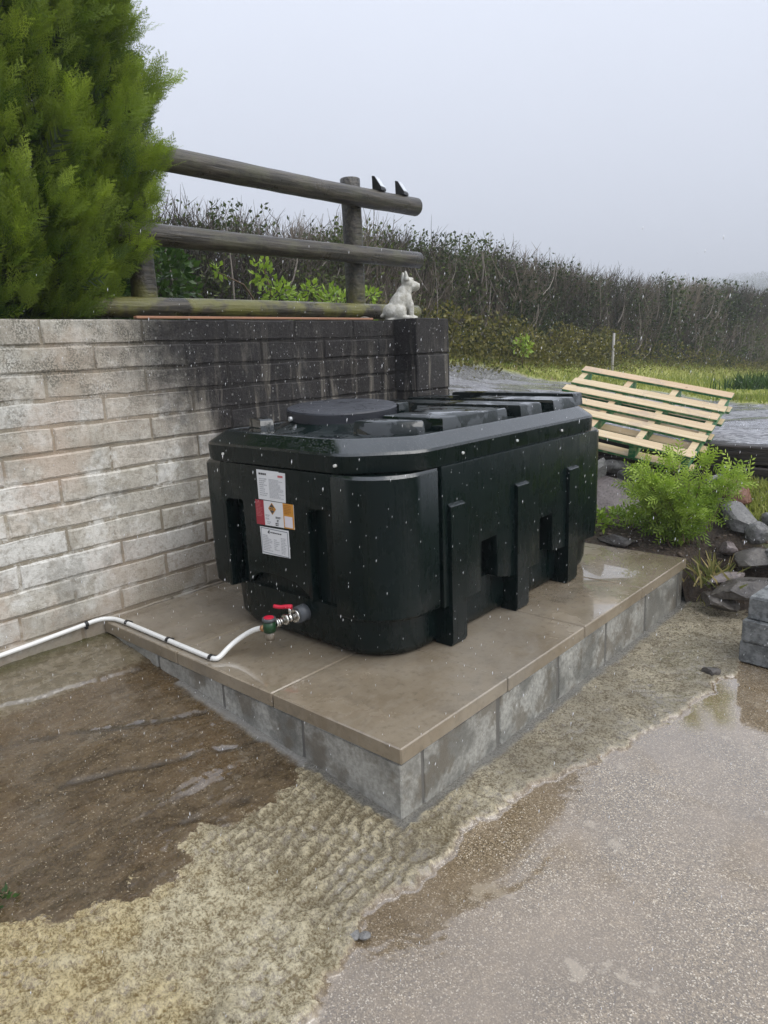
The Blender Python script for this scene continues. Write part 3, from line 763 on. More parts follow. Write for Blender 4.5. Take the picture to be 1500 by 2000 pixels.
    # lid: skirt, chamfer, top plate with a low kerb
    o = .012
    def CR(d, c=.2): return cutrect(TX0+d+.012, TX1-d, TY0+d, TY1-d, c)
    lid = P('lid', loft('lid', [(CR(.004), .990), (CR(.002), 1.0), (CR(.0), 1.054), (CR(.004, .203), 1.064), (CR(.052, .19), 1.106), (CR(.058, .188), 1.109), (CR(.066, .186), 1.105)]), ang=14)
    plate = loft('lid_plate', [(CR(.0645, .186), 1.0), (CR(.0645, .186), 1.1055)])
    o2 = obj('lid_plate', plate, MTT, lid, loc=(0, 0, 0))
    # raised ribs across the lid
    ZR = 1.156
    def rib(poly, zt=ZR, mat=MTT):
        c = Vector((sum(p[0] for p in poly)/len(poly), sum(p[1] for p in poly)/len(poly)))
        def ins(p, d): v = Vector(p); q = c-v; return tuple(v+q.normalized()*d)
        me = loft('rib', [(poly, 1.102), ([ins(p, .006) for p in poly], zt-.006), ([ins(p, .014) for p in poly], zt)])
        r = obj('rib', me, mat, lid); shade(r, 50); return r
    xr, xl = TX1-.076, TX0+.08
    rib([(-.70, .585), (-.575, .585), (xr-.012, .69), (xr-.012, .705), (-.70, .705)])
    rib([(-.74, .80), (xr, .80), (xr, 1.27), (-.93, 1.27), (-.81, 1.12), (-.74, .98)])
    rib([(xl, 1.385), (xr, 1.385), (xr, 1.57), (xl, 1.57)])
    rib([(xl, 1.685), (xr, 1.685), (xr, 1.895), (xl, 1.895)])
    rib([(xl+.09, 1.985), (xr-.05, 1.985), (xr-.05, 2.082), (xl+.09, 2.082)], 1.166)
    rib([(xl-.004, .575), (xl+.17, .50), (xl+.20, .55), (xl+.02, .65)], 1.15)
    rib([(xl, .80), (xl+.09, .72), (xl+.16, .80), (xl+.12, 1.0), (xl, 1.0)], 1.16)
    # neck and cover
    cx, cy, rc = -1.0, .83, .245
    def ring(r, n=40): return [(cx+r*math.cos(2*math.pi*k/n), cy+r*math.sin(2*math.pi*k/n)) for k in range(n)]
    nk = P('neck', loft('neck', [(ring(rc+.085), 1.103), (ring(rc+.04), 1.112), (ring(rc-.025), 1.142), (ring(rc-.03), 1.152)]), MTT, 50)
    cv = bpy.data.objects.new('cover', loft('cover', [([(p[0]-cx, p[1]-cy) for p in ring(rc-.004)], -.022), ([(p[0]-cx, p[1]-cy) for p in ring(rc)], -.018), ([(p[0]-cx, p[1]-cy) for p in ring(rc)], .020), ([(p[0]-cx, p[1]-cy) for p in ring(rc-.006)], .026), ([(p[0]-cx, p[1]-cy) for p in ring(rc-.05)], .0285)]))
    C.objects.link(cv); cv.data.materials.append(MCOV); cv.parent = root; cv.location = Vector((cx, cy, 1.163))-Vector(root.location)
    cv.rotation_euler = Matrix.Rotation(R(3.4), 3, Vector((_r.x, _r.y, 0))).to_euler(); shade(cv, 40)
    # bolt in the cover rim, hinge lug
    d = Vector((CAM.x-cx, CAM.y-cy, 0)).normalized(); a = math.atan2(d.y, d.x)-R(62)
    bx, by = cx+math.cos(a)*rc, cy+math.sin(a)*rc
    dv = Vector((math.cos(a), math.sin(a), 0)); bp = Vector((bx, by, 1.150))
    obj('bolt', tube('bolt', [bp-dv*.01-Vector((cx, cy, 1.155)), bp+dv*.012-Vector((cx, cy, 1.155))], [.011, .010], 10), MSTEEL, cv)
    a2 = math.atan2(d.y, d.x)+R(96); hx, hy = cx+math.cos(a2)*(rc+.012), cy+math.sin(a2)*(rc+.012)
    P('hinge', box('hinge', (hx-.03, hy-.035, 1.10), (hx+.03, hy+.035, 1.19), .006, 2), MTT)
    # lid screws
    for yy in (.823, 1.223, 1.62): 
        wpart('screw', tube('screw', [(TX1-.006, yy, 1.022), (TX1+.005, yy, 1.022)], [.0065, .0055], 8), MSTEEL, root)
    for xx in (-1.253, -.583): wpart('screw', tube('screw', [(xx, TY0+.006, 1.02), (xx, TY0-.005, 1.02)], [.0065, .0055], 8), MSTEEL, root)
    # ---- labels on the front
    yf = TY0-.0015
    def label(name, quad, mat, y, lab):
        o = wpart(name, prism(name, quad, 'y', y-.0009, y), mat, root); o['label'] = lab; return o
    def sub(parent, name, me, mat):
        return obj(name, me, mat, parent)
    def bx_(x0, x1, z0, z1, y, t=.0005):
        bm = bmesh.new(); add_box(bm, (x0, y-t, z0), (x1, y, z1)); return bm_mesh('printed_area', bm)
    def rows(x0, x1, z1, z0, n, y, seed, frac=(.6, 1), h=.45): return text_rows(None, y, x0, x1, z1, z0, n, None, seed, frac, h)
    # top: white data sheet
    l = label('label', [(-1.034, .850), (-.868, .850), (-.860, .969), (-.898, .969), (-.90, .9715), (-1.036, .972)], MPAPER, yf, 'white data sheet label with small red logo')
    y2 = yf-.0009-.0003
    sub(l, 'printed_text', rows(-1.022, -.972, .960, .950, 1, y2, 1, (.9, 1), .8), MINKD)
    sub(l, 'printed_logo', bx_(-.905, -.875, .949, .957, y2), MLREDP)
    sub(l, 'printed_text', rows(-1.022, -.972, .938, .862, 9, y2, 2, (.5, .95)), MINK)
    sub(l, 'printed_text', rows(-.962, -.874, .938, .860, 15, y2, 3, (.6, 1)), MINK)
    # middle: three-panel hazard label, slightly crooked
    yb_ = yf-.0002
    l = label('label', [(-1.058, .742), (-.824, .748), (-.822, .848), (-1.057, .846)], MPAPER, yb_, 'red, white and orange hazard label')
    y3 = yb_-.0009-.0003
    def q(x0, z0, x1, z1):   # area on the crooked label
        return prism('printed_area', [(x0, z0), (x1, z0+.001), (x1, z1+.001), (x0, z1)], 'y', y3-.0004, y3)
    sub(l, 'printed_red_panel', q(-1.0575, .7425, -1.004, .846), MLRED)
    sub(l, 'printed_orange_panel', q(-.886, .7465, -.8235, .8475), MLORA)
    y4 = y3-.0004-.0003
    sub(l, 'printed_table', bx_(-.879, -.832, .752, .797, y4), MLPINK)
    sub(l, 'printed_text', rows(-1.052, -1.010, .840, .775, 11, y4, 4, (.6, 1)), MLREDP)
    sub(l, 'printed_text', rows(-.879, -.832, .842, .803, 6, y4, 5, (.6, 1)), MLORD)
    def diamond(cx_, cz, a, b, y): return prism('printed_diamond', [(cx_-a, cz), (cx_, cz-b), (cx_+a, cz), (cx_, cz+b)], 'y', y-.0004, y)
    sub(l, 'printed_diamond', diamond(-.953, .817, .024, .025, y3), MLORA)
    sub(l, 'printed_diamond', diamond(-.953, .817, .0205, .0215, y4), MINKD)
    sub(l, 'printed_band', bx_(-.971, -.935, .8115, .8225, y4-.0007), MLORA)
    sub(l, 'printed_text', rows(-.966, -.940, .8195, .8145, 1, y4-.0016, 6, (.95, 1), .9), MINKD)
    for i, (xa, xb, za, zb_) in enumerate([(-.998, -.968, .790, .780), (-.998, -.968, .776, .768), (-.988, -.966, .762, .748), (-.935, -.900, .787, .778), (-.928, -.915, .774, .764), (-.938, -.912, .761, .747)]):
        sub(l, 'printed_text', rows(xa, xb, za, zb_, 2, y3, 20+i, (.6, 1), .6), MINKD if i > 2 else MINK)
    # bottom: bordered certificate
    yc = yf-.0004
    l = label('label', [(-1.036, .618), (-.862, .624), (-.862, .738), (-1.040, .734)], MPAPER, yc, 'white certificate label with dark border')
    y5 = yc-.0009-.0003
    fr = [((-1.032, .729), (-.866, .733)), ((-1.028, .623), (-.866, .629))]
    bm = bmesh.new()
    for x0, x1, z0, z1 in [(-1.0335, -.8685, .7285, .7315), (-1.0305, -.8685, .6245, .6275), (-1.0335, -1.0305, .6245, .7315), (-.8710, -.8680, .6245, .7315)]: add_box(bm, (x0, y5-.0004, z0), (x1, y5, z1))
    sub(l, 'printed_border', bm_mesh('printed_border', bm), MBORDER)
    sub(l, 'printed_logo', prism('printed_logo', [(-.993, .714), (-.985, .723), (-.978, .725), (-.980, .716), (-.982, .708), (-.988, .712)], 'y', y5-.0004, y5), MINKD)
    sub(l, 'printed_text', rows(-.974, -.905, .719, .712, 1, y5, 30, (.95, 1), .7), MINKD)
    sub(l, 'printed_text', rows(-1.024, -.965, .702, .632, 10, y5, 31, (.5, 1)), MINK)
    sub(l, 'printed_text', rows(-.955, -.920, .690, .640, 6, y5, 32, (.4, 1)), MINK)
    sub(l, 'printed_text', rows(-.912, -.876, .702, .632, 11, y5, 33, (.6, 1)), MINK)
    return root
build_tank()

# ---- valve and filter on the outlet
def build_valve():
    x, z = -.826, .398
    root = thing('outlet_valve', 'plated tap with red lever screwed into the foot of the tank', 'valve', (x, .33, z-.03))
    def cyl(name, y0, y1, r0, r1, mat, n=16): return wpart(name, tube(name, [(x, y0, z), (x, y1, z)], [r0*.84, r1*.84], n), mat, root)
    cyl('adapter', .425, .335, .044, .040, MGREYPL, 20); cyl('collar', .339, .325, .033, .033, MCHROME, 8)
    cyl('valve_body', .326, .285, .021, .021, MCHROME, 8); cyl('collar', .29, .275, .026, .026, MCHROME, 6); cyl('valve_body', .28, .235, .0165, .0165, MCHROME, 12); cyl('collar', .247, .236, .022, .022, MCHROME, 6)
    wpart('spindle', tube('spindle', [(x, .306, z+.015), (x, .306, z+.042)], .008, 8), MCHROME, root)
    pts = [(x+.008, .312, z+.044), (x-.012, .30, z+.046), (x-.035, .288, z+.041), (x-.062, .276, z+.044)]
    wpart('lever', tube('lever', smooth_path(pts, 1), [.0095, .011, .0095, .009, .0085, .0085, .0085, .008], 8), MRED, root)
def build_filter():
    x, y, z = -.829, .2, .392
    root = thing('fuel_filter', 'small green fuel filter joining the white pipe to the tap', 'filter', (x, y, z-.06))
    def cyl(name, z0, z1, r0, r1, mat, par=None): return wpart(name, tube(name, [(x, y, z0), (x, y, z1)], [r0*.85, r1*.85], 18), mat, root)
    cyl('filter_head', z-.018, z+.026, .029, .029, MFGREEN); cyl('cap', z+.026, z+.038, .033, .031, MGREYPL)
    bm = bmesh.new()
    for k in range(7): 
        a = k*.9; add_box(bm, (-.002+math.cos(a)*.017, -.006+math.sin(a)*.017, 0), (.003+math.cos(a)*.017, .007+math.sin(a)*.017, .002))
    o = wpart('cap_ring', tube('cap_ring', [(x, y, z+.038), (x, y, z+.041)], [.021, .019], 16), MRED, root)
    cyl('bowl', z-.052, z-.018, .020, .024, MBOWL); cyl('drain_screw', z-.064, z-.052, .006, .007, MCHROME)
    wpart('outlet_nut', tube('outlet_nut', [(x, y+.028, z+.004), (x, y+.052, z+.004)], .017, 6), MCHROME, root)
    d = Vector((-1, -.12, -.25)).normalized(); p = Vector((x, y, z-.003))
    wpart('pipe_nut', tube('pipe_nut', [p+d*.026, p+d*.042, p+d*.043, p+d*.056], [.0145, .0145, .011, .010], 6), MCOPPER, root)
build_valve(); build_filter()

# ---- white pipe with its clips
def build_pipe():
    root = thing('supply_pipe', 'white plastic pipe clipped along the wall and over the plinth edge', 'pipe', (-1.3, .05, H))
    r = .0102; zp = H+r+.002; xw = -W+r+.006
    pts = [(xw, -3.0, .205), (xw, -1.2, .236), (xw, -.46, .256), (xw, -.1, .275), (xw+.004, -.02, .281), (xw+.03, .028, zp), (xw+.09, .036, zp), (-1.5, .037, zp), (-1.3, .037, zp), (-1.05, .038, zp), (-1.0, .04, zp), (-.978, .046, zp), (-.975, .066, zp+.006), (-.985, .105, zp+.02), (-.978, .145, zp+.042), (-.945, .175, .345), (-.905, .188, .368), (-.870, .194, .380)]
    wpart('pipe', tube('pipe', smooth_path(pts, 2), r, 12), MWHITE, root)
    # saddle clips
    def clip(p, along, out):
        along = Vector(along).normalized(); out = Vector(out).normalized(); side = along.cross(out)
        p = Vector(p); Vv = []; F = []; n = 10
        for k in range(n+1):
            a = math.pi*(k/n)
            dr = side*math.cos(a)+out*math.sin(a)
            for rr_, s in ((r+.0005, -1), (r+.0045, -1), (r+.0045, 1), (r+.0005, 1)): Vv.append(p+dr*rr_+along*.007*s)
        for k in range(n):
            for j in range(4): F.append((k*4+j, k*4+(j+1) % 4, k*4+4+(j+1) % 4, k*4+4+j))
        F += [(0, 1, 2, 3), (n*4+3, n*4+2, n*4+1, n*4)]
        base = len(Vv)
        # nail lug on one side
        q = p+side*(r+.007)-out*.004
        c = [q+along*.006*a+side*.006*b+out*.008*d for a in (-1, 1) for b in (-1, 1) for d in (-1, 1)]
        Vv += c; F += [(base+0, base+1, base+3, base+2), (base+4, base+6, base+7, base+5), (base, base+4, base+5, base+1), (base+2, base+3, base+7, base+6), (base, base+2, base+6, base+4), (base+1, base+5, base+7, base+3)]
        wpart('clip', mesh('clip', Vv, F), MBLACK, root)
    clip((xw, -.085, .2755), (0, 1, .05), (1, 0, 0)); clip((-1.63, .0368, zp), (-1, 0, 0), (0, 0, 1)); clip((-1.30, .037, zp), (-1, 0, 0), (0, 0, 1)); clip((-1.003, .04, zp), (-1, 0, 0), (0, 0, 1))
    clip((xw, -1.0, .24), (0, 1, .05), (1, 0, 0))
build_pipe()

# ================================================================== FENCE ON THE WALL
XF = -2.118
def wobbly_rail(a, b, r, seed, n=22, axis_='y'):
    rr = random.Random(seed); pts = []; rad = []
    a, b = Vector(a), Vector(b)
    for i in range(n+1):
        t = i/n; p = a.lerp(b, t); p += Vector((math.sin(t*5+seed)*.004, 0, math.sin(t*4+seed*2)*.004)); pts.append(p); rad.append(r*(1+rr.uniform(-.018, .018)))
    d = (b-a).normalized()
    pts = [pts[0]-d*.006]+pts+[pts[-1]+d*.006]; rad = [rad[0]*.9]+rad+[rad[-1]*.9]
    return tube('rail', pts, rad, 18)
def build_fence():
    root = thing('rail_fence', 'weathered round timber rail fence standing behind the wall top', 'fence', (XF, 1.4, 1.57))
    for zc, ys_, ye, r, s in ((2.392, .52, 2.795, .060, 1), (2.030, .46, 2.80, .055, 2), (1.672, .16, 2.76, .050, 3)):
        wpart('rail', wobbly_rail((XF, ys_, zc+.004), (XF, ye, zc), r, s), MRAIL, root)
    for yp, zt in ((2.255, 2.515), (.66, 2.5)):
        wpart('post', wobbly_rail((XF-.115, yp, 1.45), (XF-.115, yp, zt), .066, int(yp*7)+9, 10), MRAIL, root)
build_fence()
def build_strip():
    m = plain('reddish_batten', (.34, .17, .10), .6, var=.25, nscale=9)
    o = obj('timber_batten', box('timber_batten', (-.014, -.82, 0), (.014, .82, .012), .002), m, None, (-1.835, 1.17, ZW+.001), (0, 0, R(1.2)))
    tag(o, 'thin reddish brown timber batten lying on the wall top', 'batten')
build_strip()

def build_solar(y, lab):
    root = thing('solar_light', lab, 'solar light', (XF, y, 2.447), (0, 0, R(-74)), 'solar lights on the top rail')
    # wedge casing: tall at the left, panel facing right and up
    prof = [(-.028, 0), (.036, 0), (.036, .014), (-.012, .088), (-.030, .092)]
    bm = bmesh.new(); hw = .038
    va = [bm.verts.new((-hw, p[0], p[1])) for p in prof]; vb = [bm.verts.new((hw, p[0], p[1])) for p in prof]
    bm.faces.new(va); bm.faces.new(vb[::-1])
    for i in range(5): bm.faces.new((va[i], vb[i], vb[(i+1) % 5], va[(i+1) % 5]))
    obj('casing', bm_mesh('casing', bm, .003, 1), MBLACK, root)
    d = Vector((0, -.048, .074)).normalized(); nrm = Vector((0, .074, .048)).normalized(); p0 = Vector((0, .034, .0185))
    pan = [p0+d*.006+nrm*.0015+Vector((sx*.032, 0, 0)) for sx in (-1, 1)]+[p0+d*.080+nrm*.0015+Vector((sx*.032, 0, 0)) for sx in (1, -1)]
    pv = [v-nrm*.003 for v in pan]+pan
    F = [(4, 5, 6, 7), (3, 2, 1, 0), (0, 1, 5, 4), (1, 2, 6, 5), (2, 3, 7, 6), (3, 0, 4, 7)]
    obj('lens', mesh('lens', pv, F), MLENS, root)
MLENS = plain('frosted_lens', (.60, .63, .68), .15, var=.2, nscale=40)
build_solar(2.405, 'black wedge solar light on the rail nearer the post')
build_solar(2.640, 'black wedge solar light near the rail end')

# ================================================================== DOG STATUE
def build_dog():
    M = Mat('cast_stone_white', .7); n = M.noise(30, 5, .7); b = M.noise(120, 3)
    c = M.mix(M.ramp(n, .35, .7), (.40, .385, .33), (.62, .61, .565)); c = M.mix(M.math('MULTIPLY', M.ramp(M.noise(14, 5), .56, .7), .55), c, (.22, .20, .15))
    mat = M.set(color=c, normal=M.bump(M.math('ADD', n, b), .5, .006))
    bm = bmesh.new()
    def ell(c, r, tilt=0, yaw=0):
        m = Matrix.Translation(c) @ Matrix.Rotation(yaw, 4, 'Z') @ Matrix.Rotation(tilt, 4, 'Y') @ Matrix.Diagonal((*r, 1))
        bmesh.ops.create_icosphere(bm, subdivisions=3, radius=1, matrix=m)
    ell((-.060, 0, .062), (.078, .074, .066)); ell((-.03, .045, .06), (.06, .035, .058)); ell((-.03, -.045, .06), (.06, .035, .058))
    ell((-.018, 0, .125), (.062, .062, .118), R(34)); ell((.012, 0, .185), (.046, .050, .075), R(28)); ell((.038, 0, .145), (.046, .052, .082), R(4))
    ell((.045, 0, .215), (.042, .044, .062), R(8)); ell((.058, 0, .262), (.048, .047, .046))
    ell((.108, 0, .240), (.040, .040, .036), R(10)); ell((.086, 0, .236), (.036, .040, .034)); ell((.138, 0, .252), (.013, .013, .012))
    ell((.078, .026, .290), (.018, .012, .012)); ell((.078, -.026, .290), (.018, .012, .012))
    for s in (-1, 1):
        m = Matrix.Translation((.036, s*.032, .315)) @ Matrix.Rotation(R(s*-10), 4, 'X') @ Matrix.Rotation(R(-8), 4, 'Y') @ Matrix.Diagonal((.7, 1, 1, 1))
        bmesh.ops.create_cone(bm, cap_ends=True, segments=12, radius1=.034, radius2=.009, depth=.062, matrix=m)
        ell((.070, s*.030, .075), (.021, .021, .080)); ell((.085, s*.030, .016), (.034, .022, .017)); ell((.022, s*.058, .017), (.048, .022, .018), 0, R(s*8))
    ell((-.128, 0, .045), (.035, .016, .016), R(-30))
    add_box(bm, (-.12, -.06, 0), (.10, .06, .012))
    for v in bm.verts:
        nn = mnoise.noise(v.co*55); v.co += v.co.normalized()*nn*.0025
    me = bm_mesh('dog_statue', bm, smooth=True)
    o = obj('dog_statue', me, mat, None, (-1.885, 2.315, ZW+.001), (0, 0, R(56))); o.scale = (.9, .95, .89)
    md = o.modifiers.new('join', 'REMESH'); md.mode = 'VOXEL'; md.voxel_size = .0055; md.use_smooth_shade = True
    ms = o.modifiers.new('soft', 'SMOOTH'); ms.factor = .5; ms.iterations = 3
    tag(o, 'off-white stone terrier statue sitting on the wall top', 'statue')
build_dog()

# ================================================================== ROCK MAKER
def rock_mesh(name, size, seed, sub=3, rough=.22, flat=0, angular=False):
    bm = bmesh.new(); bmesh.ops.create_icosphere(bm, subdivisions=sub, radius=1)
    o = Vector((seed*3.17, seed*1.3, seed*.77))
    if angular:
        rr = random.Random(seed); planes = []
        for _ in range(9):
            n = Vector((rr.gauss(0, 1), rr.gauss(0, 1), rr.gauss(0, 1))).normalized(); planes.append((n, rr.uniform(.55, .85)))
        for v in bm.verts:
            for n, d in planes:
                k = v.co.dot(n)-d
                if k > 0: v.co -= n*k
    for v in bm.verts:
        f = 1+rough*(mnoise.noise(v.co*1.2+o)+.4*mnoise.noise(v.co*3.1+o)+.18*mnoise.noise(v.co*8+o)); c = v.co*f
        v.co = Vector((c.x*size[0]/2, c.y*size[1]/2, c.z*size[2]/2))
    me = bm_mesh(name, bm, smooth=not angular)
    return me
RG = m_rock('wet_grey_stone', (.10, .098, .095), (.22, .215, .205), .25); RP = m_rock('pale_pebble_stone', (.19, .185, .18), (.32, .315, .30), .22)
RR = m_rock('red_sandstone', (.14, .065, .045), (.26, .14, .10), .25); RD = m_rock('dark_stone', (.055, .048, .042), (.14, .125, .108), .4, 9)
RB = m_rock('purple_slate', (.14, .115, .11), (.24, .205, .195), .3)
def rock(p, size, rot, mat, seed, label, ang=False, name='garden_rock'):
    me = rock_mesh(name, size, seed, 4 if not ang else 3, .2 if not ang else .10, angular=ang)
    if ang: me.polygons.foreach_set('use_smooth', [False]*len(me.polygons))
    o = obj(name, me, mat, None, p, [R(a) for a in rot])
    return tag(o, label, 'rock', 'rocks edging the planting bed')
rock((-.70, 2.95, .415), (.44, .13, .34), (-42, 4, 14), RB, 1, 'broad flat slate leaning behind the shrub beside the tank', True)
rock((-.83, 3.31, .565), (.22, .15, .10), (0, 0, 20), RP, 2, 'pale smooth boulder under the left end of the pallet')
rock((-.63, 3.20, .535), (.24, .16, .12), (0, -6, 30), RG, 3, 'rounded grey boulder lying against the flat slate')
rock((-.84, 3.0, .56), (.17, .16, .26), (10, 20, 40), RP, 4, 'upright pale stone close to the tank side', True)
rock((.028, 3.08, .51), (.26, .18, .15), (10, 28, -25), RR, 5, 'wedge of red sandstone on top of the rock edging', True)
rock((-.105, 3.15, .555), (.17, .14, .10), (0, 5, 30), RG, 6, 'dark stone cap left of the red sandstone wedge', True)
rock((-.085, 3.12, .455), (.18, .16, .13), (0, 0, 10), RD, 7, 'dark stone under the stone cap beside the red wedge', True)
rock((.119, 2.9, .395), (.28, .22, .17), (0, 22, -35), RG, 8, 'large grey rock below the red sandstone wedge', True)
rock((.238, 2.8, .345), (.13, .12, .13), (0, 0, 0), RG, 9, 'egg shaped grey stone in front of the large grey rock')
rock((.33, 2.98, .40), (.24, .2, .15), (0, 0, 10), RG, 22, 'flat topped grey stone beside the egg shaped stone', True)
rock((-.20, 2.92, .40), (.24, .18, .20), (0, 0, 40), RG, 10, 'grey stone half hidden behind the leafy shrub', True)
rock((-.43, 2.48, .275), (.28, .12, .085), (0, 3, 3), RD, 11, 'long dark stone lying behind the plinth edge', True)
rock((.30, 2.62, .255), (.34, .24, .12), (0, -14, 22), RD, 12, 'broad rough dark slab sloping above the block stack', True)
rock((.187, 2.43, .175), (.26, .08, .07), (0, -10, 32), RB, 13, 'thin slate set on edge in the soil near the grass tuft', True)
rock((.31, 2.37, .16), (.34, .20, .12), (0, -14, 30), RD, 14, 'rough dark slab lying behind the block stack', True)
rock((.195, 2.33, .075), (.22, .15, .09), (0, 8, -18), RD, 15, 'low flat brown stone at the foot of the soil bank', True)
rock((.387, 1.61, .012), (.085, .06, .05), (0, 0, 20), RD, 16, 'small lone stone on the wet yard near the block stack', True)
rock((-2.0, 2.08, 1.60), (.15, .1, .07), (0, 0, 10), RD, 17, 'small brown stone on the wall top behind the dog statue', True)
rock((.43, 2.62, .30), (.22, .18, .12), (6, -8, -20), RG, 31, 'grey slab corner above the rough slabs at the frame edge', True)
rock((.12, 2.70, .27), (.13, .10, .08), (0, 10, 50), RB, 32, 'small purple stone lying on the bare soil beside the shrub', True)
rock((-.02, 2.98, .44), (.16, .12, .10), (0, 0, -30), RD, 33, 'small dark stone between the shrub and the large grey rock', True)
rock((-.93, 2.62, .30), (.20, .12, .09), (0, 5, 15), RD, 34, 'dark stone beside the tank corner behind the plinth', True)
# flakes of old concrete on the yard
for k, (px_, py_, s) in enumerate([(.165, -.40, .05), (.195, -.385, .035)]):
    o = obj('concrete_flake', rock_mesh('concrete_flake', (s, s*.8, .012), 40+k, 2, .2), RG, None, (px_, py_, .008), (0, 0, k))
    tag(o, ['larger loose grey flake on the edge of the rough strip', 'smaller loose grey flake on the edge of the rough strip'][k], 'flake')
# bits of bark and stones in the soil
def build_litter():
    Vv, F, tint = [], [], []
    base = rock_mesh('tmp', (1, 1, 1), 5, 1, .3); bv = np.array([v.co[:] for v in base.vertices]); bf = np.array([p.vertices[:] for p in base.polygons])
    n = 900; r2 = np.random.default_rng(3)
    for i in range(n):
        x = r2.uniform(-1.6, .9); y = r2.uniform(2.44, 3.4)
        if x < 0 and y < 2.45: continue
        s = r2.uniform(.008, .03)*np.array([1.6, 1, .6]); a = r2.uniform(0, 6.28)
        c = bv*s; c = np.stack([c[:, 0]*math.cos(a)-c[:, 1]*math.sin(a), c[:, 0]*math.sin(a)+c[:, 1]*math.cos(a), c[:, 2]], 1)
        z = float(bed_z(np.array(x), np.array(y))+(fbm(np.array(x*6.), np.array(y*6.), 4, 5)-.5)*.07)
        F.append(bf+len(Vv)*len(bv)); Vv.append(c+np.array([x, y, z])); tint.append(np.full(len(bv), r2.random()))
    o = obj('soil_litter', npmesh('litter', np.concatenate(Vv), np.concatenate(F), np.concatenate(tint)), m_leaf('bark_and_stone', (.05, .032, .02), (.17, .13, .10), trans=False))
    tag(o, 'bark chips and small stones scattered over the soil bed', 'litter', kind='stuff')
build_litter()

# ================================================================== LOOSE BLOCKS, SLEEPERS, PALLET, STAKE
MDB = m_rock('wet_dark_block', (.11, .118, .118), (.235, .243, .24), .3, 22)
def dense_block(p, rot, label, s):
    o = obj('concrete_block', block_mesh('concrete_block', (.44, .215, .1), .005, s, .003), MDB, None, p, (0, 0, R(rot)))
    tag(o, label, 'block', 'stack of loose concrete blocks')
bx0, by0 = .672, 1.90
dense_block((bx0-.008, by0+.006, .0525), -4, 'dark grey concrete block, bottom of the stack of three', 91)
dense_block((bx0-.002, by0-.002, .153), -3, 'dark grey concrete block, middle of the stack of three', 92)
dense_block((bx0+.016, by0+.02, .2535), -6, 'dark grey concrete block with wet top, uppermost of three', 93)

def sleeper(p, ln, hh, label, s):
    bm = bmesh.new(); add_box(bm, (-ln/2, -.1, -hh/2), (ln/2, .1, hh/2))
    bmesh.ops.subdivide_edges(bm, edges=[e for e in bm.edges if abs(e.verts[0].co.x-e.verts[1].co.x) > .5], cuts=12)
    bmesh.ops.bevel(bm, geom=[e for e in bm.edges if e.calc_face_angle(0) > .5], offset=.008, segments=1, affect='EDGES')
    for v in bm.verts: v.co += Vector((0, mnoise.noise(v.co*3+Vector((s, 0, 0)))*.008, mnoise.noise(v.co*2.3+Vector((0, s, 0)))*.006))
    o = obj('timber_sleeper', bm_mesh('timber_sleeper', bm), MSLP, None, p)
    tag(o, label, 'sleeper', 'sleepers holding back the drive')
sleeper((.15, 3.56, .675), 2.6, .125, 'dark timber sleeper on top, edging the gravel drive beside the pallet', 2)
sleeper((.22, 3.54, .545), 2.7, .125, 'dark timber sleeper underneath, half sunk in the grass', 5)
sleeper((-1.5, 3.6, .66), .66, .13, 'short dark timber sleeper end hidden behind the pallet', 8)

def build_pallet():
    Rt, Lt, Bt = Vector((-.26, 3.98, 1.03)), Vector((-1.33, 3.85, 1.24)), Vector((-.22, 3.03, .70))
    s = (Lt-Rt).normalized(); t = (Bt-Rt); t = (t-s*t.dot(s)).normalized(); n = s.cross(t).normalized()
    if n.z < 0: n = -n
    LS, LT = 1.085, 1.0
    # local axes: x = s (right to left), y = t (top to bottom), z = n
    M4 = Matrix((( s.x, t.x, n.x, Rt.x), (s.y, t.y, n.y, Rt.y), (s.z, t.z, n.z, Rt.z), (0, 0, 0, 1)))
    root = thing('wooden_pallet', 'new pale wooden pallet with green dyed edges leaning over the sleepers', 'pallet'); root.matrix_world = M4
    def plank(name, x0, x1, y0, y1, z0, z1, s_):
        c = Vector(((x0+x1)/2, (y0+y1)/2, (z0+z1)/2)); bm = bmesh.new(); add_box(bm, Vector((x0, y0, z0))-c, Vector((x1, y1, z1))-c)
        me = bm_mesh(name, bm, .0025); me.materials.append(MPAL); me.materials.append(MGRN)
        for p in me.polygons: p.material_index = 0 if abs(p.normal.z) > .7 else 1
        rr = random.Random(s_)
        obj(name, me, None, root, c+Vector((rr.uniform(-.008, .008), 0, 0)), (0, 0, R(rr.uniform(-.3, .3))))
    wth = .086
    tops = [0, .225, .36, .52, .67, .90]
    for i, y in enumerate(tops): plank('slat', 0, LS, y, y+wth, -.020, 0, i)
    for i, x in enumerate((.02, .36, .68, LS-.06)): plank('stringer', x, x+.045, 0.0, LT-.02, -.108, -.020, 20+i)
    for i, y in enumerate((.0, .20, .44, .62, .88)): plank('bottom_slat', 0, LS, y, y+wth, -.128, -.108, 40+i)
    return root
build_pallet()
o = obj('marker_stake', tube('stake', [(-5.62, 13.9, .4), (-5.62, 13.9, .9), (-5.60, 13.9, 1.56)], [.03, .03, .028], 8), plain('pale_stake', (.36, .34, .32), .6), None)
tag(o, 'thin pale stake standing in front of the far hedge', 'stake')

